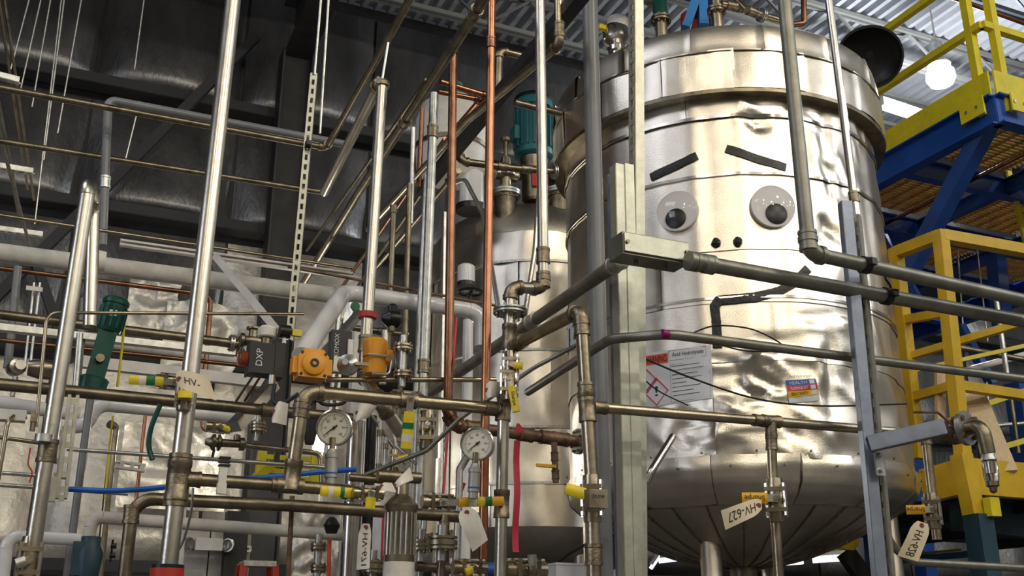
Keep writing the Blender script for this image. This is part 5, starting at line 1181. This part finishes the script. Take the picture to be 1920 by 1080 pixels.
# floor beam and posts of the lower stair landing
t_ = thing('landing_frame', 'heavy yellow landing beam on a teal post at lower right', 'frame', V(*P(1832, 1080, 5.6).xy, 0))
f0 = P(1808, 893, 5.7); f1 = along(f0, 1990, 908, A); f2 = along(f0, 1735, 912, B)
MB().bar(f0, f1, .06, .20).build('beam', 'yellow', t_, smooth=False); MB().bar(f0, f2, .06, .19).build('beam', 'yellow', t_, smooth=False)
cpst = along(f0, 1826, 965, Z); MB().bar(f0 + Z * .12, cpst, .085, .085, A).build('corner_post', 'yellow', t_, smooth=False)
MB().box(along(f0, 1836, 952, Z) - B * .05 + A * .04, (.07, .05, .10)).build('foot_bracket', 'yellow2', t_, smooth=False)
MB().bar(cpst + V(.02, 0, 0), V(cpst.x + .02, cpst.y, .01), .11, .11, A).build('teal_post', 'tealpost', t_, smooth=False)
f3 = along(f0, 1960, 985, A); MB().bar(P(1790, 962, 6.2), along(P(1790, 962, 6.2), 1980, 985, A), .08, .2).build('dark_channel', 'tealpost', t_, smooth=False)
MB().box(f0 + A * 1.85 + B * 1.25 - Z * .06, (3.2, 2.5, .012)).build('landing_plate', 'darksteel', t_, smooth=False)
for k in range(3): MB().bar(f0 + A * (.8 + k) + B * .05 - Z * .08, f0 + A * (.8 + k) + B * 2.4 - Z * .08, .06, .1).build('joist', 'darksteel', t_, smooth=False)
# planks
for lb, a, b, ww in (('pale wooden plank leaning beside the lower yellow post', (1822, 735), (1884, 885), .14), ('narrow wooden board standing behind the guard frame', (1762, 690), (1764, 800), .055), ):
    MB().bar(P(*a, 6.0), P(*b, 5.8), ww, .03, -CF).build('wood_plank', 'wood', label=lb, cat='plank', smooth=False)
# railing further back, right edge
r_ = thing('yellow_railing', 'thin yellow railing far behind the guard frame at the right edge', 'railing', P(1900, 900, 7.5))
for a, b, ww in (((1890, 318), (1925, 460), .035), ((1905, 350), (1960, 330), .03), ((1690, 700), (1960, 640), .03), ((1838, 762), (1960, 720), .04), ((1840, 850), (1960, 815), .04)):
    MB().bar(P(*a, 7.5), P(*b, 7.5), ww, ww).build('rail', 'yellow2', r_, smooth=False)
# things hanging and standing far right
def far_tube(label, a, b, d, w_, mt, name='far_pipe', cat='pipe'): return conduit(name, label, cat, [P(*a, d), P(*b, d)], w_, mt)
far_tube('left thin bright rod hanging behind the guard frame', (1796, 470), (1806, 620), 8.5, 3, 'galv', 'hanging_rod', 'rod')
far_tube('right thin bright rod hanging behind the guard frame', (1832, 465), (1852, 640), 8.5, 3, 'galv', 'hanging_rod', 'rod')
far_tube('upright grey pipe behind the guard frame rails', (1868, 560), (1888, 700), 7.8, 10, 'galv')
far_tube('white pipe slanting up behind the planks', (1810, 695), (1960, 655), 8.2, 13, 'pvc')
far_tube('grey pipe crossing behind the right side rails', (1800, 652), (1960, 682), 8.0, 12, 'dull')
far_tube('upright bare pipe beside the dark blue far post', (1895, 740), (1910, 850), 8.0, 8, 'dull')
far_tube('lower grey pipe crossing behind the leaning plank', (1850, 800), (1960, 790), 8.2, 8, 'galv')
far_tube('thin bright upright conduit behind the leaning plank', (1850, 690), (1856, 860), 8.4, 5, 'galv')
MB().bar(P(1908, 720, 8.6), V(*P(1912, 850, 8.6).xy, .02), .16, .16, A).build('blue_post', 'blue', label='dark blue far post at the right edge', cat='post', smooth=False)
MB().bar(P(1865, 455, 8.6), P(1880, 620, 8.6), .12, .12, A).build('blue_post', 'blue', label='blue post standing behind the top rail of the guard frame', cat='post', smooth=False)
MB().bar(P(1800, 610, 8.4), P(1860, 720, 8.4), .07, .07, A).build('blue_brace', 'blue', label='dark blue slanting brace behind the guard frame', cat='brace', smooth=False)
# white light duct behind the tank rim
MB().bar(P(1650, 192, 10.5), along(P(1650, 192, 10.5), 1785, 236, A), .12, .10).build('light_duct', 'white', label='long white duct behind the tank rim at the right', cat='duct', smooth=False)
# bolted flange, elbow and sight glass right of the arm
t_ = thing('sight_glass_assembly', 'bolted flange with elbow and hanging sight glass at the right', 'fitting', P(1830, 900, 3.6)); o = P(1815, 802, 3.62)
n = (-B + A * .25).normalized()
fl = MB().lathe(o, n, [(-.018, .04), (-.018, .062), (.0, .062), (.0, .04)], 28).build('flange', 'galv', t_)
u = A; 
for k in range(4):
    a = R_(45 + 90 * k); q = o + (A * math.cos(a) + Z * math.sin(a)) * .044; MB().lathe(q, n, [(-.03, .011), (.012, .011)], 6).build('bolt', 'rust', fl)
ps = bent_path([o + B * .02, o - B * .06, o - B * .06 - Z * .10 + A * .01], .05)
MB().tube(ps, .026, 14).build('elbow', 'dull', t_)
q = ps[-1]; MB().lathe(q + Z * .03, -Z, [(0, .022), (.04, .022), (.05, .026), (.055, .026)], 14).build('reducer', 'galv', t_)
MB().lathe(q - Z * .025, -Z, [(0, .024), (.05, .026), (.075, .022)], 16).build('sight_glass', 'glass', t_)
MB().lathe(q - Z * .03, -Z, [(0, .012), (.04, .012)], 10).build('float', 'bright', t_)
MB().lathe(q - Z * .098, -Z, [(0, .022), (.015, .022), (.02, .014), (.035, .012), (.04, .004)], 14).build('bottom_cap', 'dull', t_)
MB().lathe(o + B * .01, B, [(0, .035), (.02, .035), (.03, .05), (.06, .05), (.06, .03), (.2, .03)], 16).build('rear_valve', 'dull', t_)
conduit('lever_rod', 'thin dark bent lever rod above the right flange', 'rod', [P(1712, 773, 3.6), P(1758, 773, 3.6), P(1790, 800, 3.62)], 5, 'rust', 2)
# ------------------------------------------------------------------ under the tank: far lit strips and dark gear
for lb, a, b, w_, mt in (('bright strip light far away under the tank centre', (1440, 1058), (1505, 1054), .035, 'tube_glow'), ('bright strip light far away right of the drop pipe', (1525, 1050), (1588, 1046), .05, 'tube_glow'),
        ('bright slanting strip light far behind the strut post', (1220, 1066), (1240, 1036), .03, 'tube_glow'), ('thin bright strip light far behind the tank leg', (1236, 1052), (1272, 1048), .035, 'tube_glow')):
    t_ = thing('strip_light', lb, 'lamp', P(*a, 9.2), 'far strip lights'); MB().bar(P(*a, 9.2), P(*b, 9.2), .06, w_).build('tube', mt, t_, smooth=False)
    MB().bar(P(*a, 9.2) + Z * (w_ / 2 + .02), P(*b, 9.2) + Z * (w_ / 2 + .02), .1, .03).build('housing', 'galv', t_, smooth=False)
MB().bar(P(1690, 1050, 8.5), P(1830, 1038, 8.5), .06, .05).build('blue_beam', 'bluepale', label='blue beam far behind the hanging tag at lower right', cat='beam', smooth=False)
MB().bar(P(1725, 1038, 8.45), P(1800, 1031, 8.45), .06, .018).build('yellow_bar', 'yellow2', label='thin yellow bar lying on the far blue beam', cat='bar', smooth=False)
MB().prism([(-.16, 0), (.02, .05), (.18, .0), (.12, -.06), (-.08, -.05)], P(1572, 1012, 6.6), A, Z, B * .04).build('support_bracket', 'yellow', label='yellow support bracket under the tank bottom', cat='bracket', smooth=False)
for k, (x, y, d, s) in enumerate(((1240, 1090, 7.5, .5), (1500, 1090, 7.8, .6), (1600, 1086, 7.0, .35))):
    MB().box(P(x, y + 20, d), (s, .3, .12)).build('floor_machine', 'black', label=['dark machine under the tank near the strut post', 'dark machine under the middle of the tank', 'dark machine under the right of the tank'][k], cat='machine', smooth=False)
MB().box(V(*P(1880, 1060, 7.75).xy, .98), (2.4, .6, 1.96)).build('dark_filler', 'black', label='large dark cabinet added for the unlit space under the yellow landing', cat='filler', smooth=False)  # added black box giving the darkness of the unlit wall below the landing
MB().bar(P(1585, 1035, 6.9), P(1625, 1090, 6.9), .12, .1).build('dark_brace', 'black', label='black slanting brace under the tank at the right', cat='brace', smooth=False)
# ------------------------------------------------------------------ lower left background
t_ = thing('emergency_light', 'twin head emergency light box on the block pier', 'lamp', P(390, 1030, 7.2)); o = P(391, 1021, 7.2)
MB().box(o, (.18, .07, .08)).build('housing', 'white', t_, smooth=False)
for s_ in (-1, 1):
    MB().lathe(o + A * s_ * .13 + B * .0, -B + A * s_ * .6 * -1, [(-.04, .03), (0, .048), (.01, .045)], 16).build('lamp_head', 'galv', t_)
    MB().lathe(o + A * s_ * .13 - B * .01, -B, [(.0, .04), (.02, .02)], 14).build('lens', 'glass', t_)
strut('slotted level strut carrying the emergency light', P(345, 1020, 7.3), along(P(345, 1020, 7.3), 470, 1030, A), -B, .04, .04, 'galv')
t_ = thing('block_pier', 'pale concrete block pier behind the emergency light', 'pier', V(*P(385, 1080, 7.5).xy, 0)); o = V(*P(384, 1080, 7.5).xy, 0)
for j in range(12):
    for i in range(2): MB().box(o + A * (-.145 + .29 * i + (.0)) + Z * (.1 + .2 * j), (.28, .19, .19)).build('concrete_block', 'block', t_, smooth=False)
MB().bar(V(*P(445, 1080, 7.4).xy, 0), P(445, 960, 7.4), .12, .15, A).build('dark_post', 'darksteel', label='dark steel post right of the block pier', cat='post', smooth=False)
for k, x in enumerate((340, 345)): pass
conduit('white_post', 'white pipe post left of the block pier', 'pipe', [(344, 945, 5.6), (338, 1060, 'z'), 'floor'], 12, 'pvc')
# step ladder in red
t_ = thing('step_ladder', 'red step ladder top at the bottom left of the clutter', 'ladder', V(*P(485, 1080, 6.0).xy, 0)); o = P(483, 1058, 6.0)
MB().box(o, (.18, .16, .03)).build('top_cap', 'galv', t_, smooth=False)
for s_ in (-1, 1):
    for q in (-1, 1): MB().bar(o + A * s_ * .085 + B * q * .06, V(o.x, o.y, 0) + A * s_ * .2 + B * q * .4, .04, .02).build('rail', 'red', t_, smooth=False)
for k in range(1, 6): MB().box(V(o.x, o.y, 0) + Z * o.z * k / 6 - B * (.06 + .34 * (1 - k / 6)), (.2 + .2 * (1 - k / 6), .08, .02)).build('step', 'galv', t_, smooth=False)
# yellow tote
t_ = thing('yellow_rack', 'yellow slatted rack in the background behind the gauge pipes', 'rack', P(540, 890, 6.0))
for k in range(4): MB().bar(P(490 + 3 * k, 856 + 13 * k, 6.0), P(592, 862 + 13 * k, 6.1), .02, .028).build('slat', 'yellow2', t_, smooth=False)
for a, b in (((492, 846), (485, 900)), ((592, 856), (588, 905)), ((510, 870), (470, 905))): MB().bar(P(*a, 5.95), P(*b, 5.95), .04, .05, A).build('upright', 'yellow2', t_, smooth=False)
MB().box(P(519, 857, 5.9), (.03, .03, .06)).build('clip', 'black', t_)
# hanging terminal device and white brackets
t_ = thing('rail_terminal', 'white and black terminal device on the manifold pipe', 'device', P(415, 925, 3.1)); o = P(416, 905, 3.02)
MB().box(o + Z * .02, (.022, .02, .05)).build('clip', 'white', t_); MB().box(o - Z * .018, (.026, .022, .03)).build('strap', 'paperw', t_)
for k in range(3): MB().box(o + Z * (.05 + .011 * k) + A * .002, (.032, .03, .005)).build('fin', 'black', t_)
flg = thing('sensor_cluster', 'steel sensor cluster on the thin pipe before the bright insulation', 'sensor', P(420, 835, 4.3)); o = P(412, 830, 4.3)
MB().lathe(o - A * .06, A, [(0, .012), (.02, .02), (.03, .035), (.04, .035), (.042, .02), (.05, .02), (.052, .035), (.06, .035), (.07, .018), (.14, .016), (.142, .028), (.16, .028), (.17, .012)], 16).build('body', 'dull', flg)
MB().lathe(o + A * .07 + Z * .015, Z, [(0, .015), (.02, .015), (.025, .008)], 10).build('knob', 'dull', flg); MB().tube([o - A * .02 - Z * .03, o - A * .025 - Z * .07], .006, 6).build('drain', 'black', flg)
run('steel_tube', 'thin pipe with an elbow drop before the bright insulation', 'pipe', [(440, 833, 4.35), (600, 850, 'a'), (604, 915, 'z')], 10, 'steel', 2.5, smooth_elbow=True)
conduit('copper_pipe', 'small copper loop behind the sensor cluster', 'pipe', [(378, 790, 5.2), (380, 806, 'z'), (420, 812, 'a')], 6, 'copperb', 3)
# white door / bright insulation sheets standing near bottom left
for k, (a, b, d) in enumerate((((215, 790), (420, 950), 8.6), ((540, 955), (640, 1080), 7.6))):
    p = P(a[0], b[1], d); q = along(p, b[0], b[1] + 10, A); h = P(a[0], a[1], d).z - p.z
    vs = []; N = 16
    for j in range(N + 1):
        for i in range(N + 1):
            s_, t2 = i / N, j / N; vs.append(p.lerp(q, s_) + Z * h * t2 - B * (.06 * noise.noise(V(s_ * 5 + k * 9, t2 * 5, 1)) + .03 * noise.noise(V(s_ * 13, t2 * 13, 4))))
    vs += [v + B * .03 for v in vs]; M = (N + 1) ** 2
    fs = [(j * (N + 1) + i, j * (N + 1) + i + 1, (j + 1) * (N + 1) + i + 1, (j + 1) * (N + 1) + i) for j in range(N) for i in range(N)]
    MB().add(vs, fs + [tuple(x + M for x in f[::-1]) for f in fs]).build('crumpled_foil_sheet', 'foil_lit', label=['crumpled silver foil sheet behind the thin galvanised tube', 'crumpled silver foil sheet behind the pale flange stack'][k], cat='foil', ang=70)
# red label plates and white panels bottom centre
t_ = thing('sign_board', 'white panel with red stripe label behind the manila tag', 'panel', P(700, 1050, 4.6)); o = P(698, 1008, 4.6)
MB().box(o, (.17, .02, .22)).build('board', 'sheet', t_, smooth=False); MB().bar(o + B * .03 - Z * .1, V(o.x, o.y + .03, .01), .03, .03, A).build('post', 'galv', t_, smooth=False); MB().box(o + A * .05 - B * .012, (.024, .004, .17)).build('red_stripe', 'nfpa_red', t_, smooth=False); MB().box(o + A * .045 - B * .012 + Z * .1, (.022, .004, .018)).build('green_patch', 'tapegreen', t_, smooth=False)
conduit('red_ribbon', 'thin red ribbon hanging at the bottom left of the filter', 'ribbon', [(618, 1010, 4.0), (616, 1085, 'z')], 8, 'warnred')
MB().lathe(P(622, 985, 3.95), Z, [(-.03, .02), (0, .032), (.02, .02), (.03, .01)], 10).build('hose_valve', 'black', label='black knob on the white pipe above the red ribbon', cat='knob')
t_ = thing('white_junction_box', 'white box at the bottom between stack and strut post', 'box', P(1062, 1075, 4.2)); o = P(1062, 1072, 4.2)
MB().box(o, (.13, .08, .05)).build('body', 'sheet', t_, smooth=False); MB().box(o + Z * .027, (.135, .085, .008)).build('lid', 'sheet', t_, smooth=False)
MB().lathe(P(925, 1068, 3.9), A, [(-.05, .02), (-.02, .025), (.02, .025), (.05, .02)], 12).build('blue_cap_fitting', 'nfpa_blue', label='blue capped fitting behind the bright copper pipe at the bottom', cat='fitting')
for k, (a, b) in enumerate((((640, 590), (615, 870)), ((838, 400), (830, 950)), ((828, 860), (820, 1085)))):
    strut(['pale upright strut behind the glossy white elbow', 'slotted upright strut at the left edge of the second tank', 'slotted upright strut behind the galvanised pipe at the bottom'][k], P(*a, 5.9), along(P(*a, 5.9), *b, Z), -B, .05, .04, 'galv')
wp_ = thing('white_post', 'white post with green caps behind the slim shiny pipe', 'post', V(*P(665, 760, 5.6).xy, 0))
MB().bar(P(676, 570, 5.6), V(*P(665, 760, 5.6).xy, .02), .07, .07, A).build('post', 'white', wp_, smooth=False)
for k, (x, y, s) in enumerate(((666, 575, .028), (696, 590, .026), (668, 602, .012))):
    MB().lathe(P(x, y, 5.5), -B, [(0, s), (.01, s * .9)], 12).build('green_cap', 'tapegreen', wp_)
conduit('grey_pipe', 'pale second pipe rising parallel under the glossy white elbow', 'pipe', [P(612, 660, 4.6), P(672, 590, 5.0)], 22, 'galv')

# ------------------------------------------------------------------ flood lamp low on the left, lighting the wall foil
o = P(607, 832, 8.2); t_ = thing('flood_lamp', 'bright flood lamp glowing behind the left gauge', 'lamp', V(o.x, o.y, 0))
MB().box(o, (.20, .08, .16)).build('housing', 'galv', t_, smooth=False); MB().box(o - B * .045, (.17, .012, .13)).build('lens', 'bulb', t_, smooth=False)
MB().tube([o - Z * .08, V(o.x, o.y, .02)], .02, 8).build('stand', 'galv', t_)
ld = bpy.data.lights.new('flood_light', 'POINT'); ld.energy = 32; ld.shadow_soft_size = .12; ld.color = (1, .93, .80)
lo = bpy.data.objects.new('flood_light', ld); col.objects.link(lo); lo.location = o - A * .35 - B * .3 - Z * .1
# ------------------------------------------------------------------ more fittings on the tank top
run('brass_strainer', 'brass coloured pipe with strainer and flange on the tank top', 'pipe', [(1352, 8, 5.3), (1388, 14, 'a'), (1432, 30, 'a'), (1475, 42, 'a')], 15, 'steel', couplings=((0, .5), (1, .5)), flanges=((1, .92, 1.9),))
conduit('strainer_leg', 'short brass strainer leg sticking up on the tank top', 'pipe', [(1400, 18, 5.3), (1376, -6, 5.35)], 12, 'steel')
conduit('copper_pipe', 'short copper pipe with elbow above the tank rim beside the eye side pipe', 'pipe', [(1506, -40, 5.3), (1508, 44, 'z'), (1484, 46, 'a')], 11, 'copper', 2)
run('grey_pipe', 'grey elbow pipe entering the green lined nozzle', 'pipe', [(1130, -30, 5.2), (1238, 2, 'a'), (1240, 42, 'z')], 30, 'pvcgrey', 1.6, smooth_elbow=True)
# ------------------------------------------------------------------ clutter in the middle of the pipework
vvalve('handleless three piece valve on the wide galvanised upright', 800, 806, 4.25, Z, 10, 806, 800, hmat='galv')
t_ = thing('dark_handwheel', 'dark handwheel valve behind the top of the left gauge', 'valve', P(585, 800, 4.4)); o = P(583, 790, 4.4)
MB().lathe(o, Z, [(-.10, .02), (-.05, .03), (0, .03), (.01, .045), (.02, .045), (.03, .02), (.10, .018)], 16).build('body', 'darksteel', t_)
MB().tube([o + Z * .1 + (A * math.cos(k * math.pi / 8) + B * math.sin(k * math.pi / 8)) * .05 for k in range(17)], .007, 6).build('rim', 'black', t_)
conduit('steel_tube', 'thin tube bending up between the small risers', 'tube', [(780, 870, 3.9), (742, 835, 3.95), (735, 800, 'z')], 6, 'galv', 4)
conduit('steel_tube', 'thin level tube joining the small risers low', 'tube', [(655, 895, 3.8), (745, 903, 'a')], 14, 'dull', 4)
conduit('steel_tube', 'thin dark tube behind the valve lever below the tall stack', 'tube', [(690, 770, 4.2), (760, 870, 4.2)], 6, 'dull', 4)
run('steel_pipe', 'level dull pipe at the very bottom behind the filter', 'pipe', [(780, 1062, 3.9), (940, 1074, 'a')], 18, 'dull', couplings=((0, .3), (0, .7)))
run('steel_pipe', 'short upright pipe between manifold and bottom flanges', 'pipe', [(835, 965, 3.75), (829, 1040, 'z'), 'floor'], 15, 'dull', couplings=((0, .02),))
run('steel_pipe', 'second short upright pipe left of the bottom flanges', 'pipe', [(796, 965, 3.95), (790, 1040, 'z'), 'floor'], 12, 'galv')
run('steel_pipe', 'upright pipe dropping from the heavy left pipe past the arch tube', 'pipe', [(150, 625, 4.0), (141, 735, 'z')], 12, 'galv')
run('steel_pipe', 'dull upright pipe at the left of the second tank', 'pipe', [(752, 700, 4.6), (741, 905, 'z')], 10, 'dull', couplings=((0, .3), (0, .6)))
run('steel_pipe', 'steel pipe stub rising behind the right actuator', 'pipe', [(722, 620, 4.5), (717, 720, 'z')], 14, 'galv', couplings=((0, .5),))
run('steel_pipe', 'level dull pipe behind the red clamp', 'pipe', [(640, 612, 5.0), (765, 628, 'a')], 12, 'dull', couplings=((0, .6),))
t_ = thing('regulator', 'black regulator beside the red clamp', 'regulator', P(735, 615, 4.5)); o = P(735, 598, 4.5)
MB().lathe(o, A, [(-.05, .015), (-.02, .04), (.03, .04), (.05, .02)], 16).build('body', 'black', t_); MB().lathe(o, Z, [(.0, .02), (.06, .025), (.07, .015)], 12).build('cap', 'black', t_); MB().lathe(o, -Z, [(.0, .02), (.06, .015)], 10).build('stem', 'dull', t_)
for k, (x, y, w_, h_, d) in enumerate(((232, 560, 90, 120, 8.9), (300, 620, 130, 130, 9.0))):
    p = P(x, y + h_ / 2, d); vs = []; N = 12; W = w_ / F * d * 1.05; H = h_ / F * d * 1.05
    for j in range(N + 1):
        for i in range(N + 1):
            s_, t2 = i / N, j / N; vs.append(p + A * W * s_ * (1 + .1 * noise.noise(V(t2 * 4, k, 0))) + Z * H * t2 * (1 + .1 * noise.noise(V(s_ * 4, k, 5))) - B * (.09 * noise.noise(V(s_ * 4 + k * 9, t2 * 4, 1)) + .05 * noise.noise(V(s_ * 11, t2 * 11, 4))))
    fs = [(j * (N + 1) + i, j * (N + 1) + i + 1, (j + 1) * (N + 1) + i + 1, (j + 1) * (N + 1) + i) for j in range(N) for i in range(N)]; M = (N + 1) ** 2
    MB().add(vs + [v + B * .02 for v in vs], fs + [tuple(x_ + M for x_ in f[::-1]) for f in fs]).build('torn_foil_flap', 'foil_lit', label=['torn silver foil flap hanging behind the dark green pump', 'torn bright foil flap behind the copper pipe bend'][k], cat='foil', ang=60)
for o in list(bpy.data.objects):
    if '_o' in o: del o['_o']
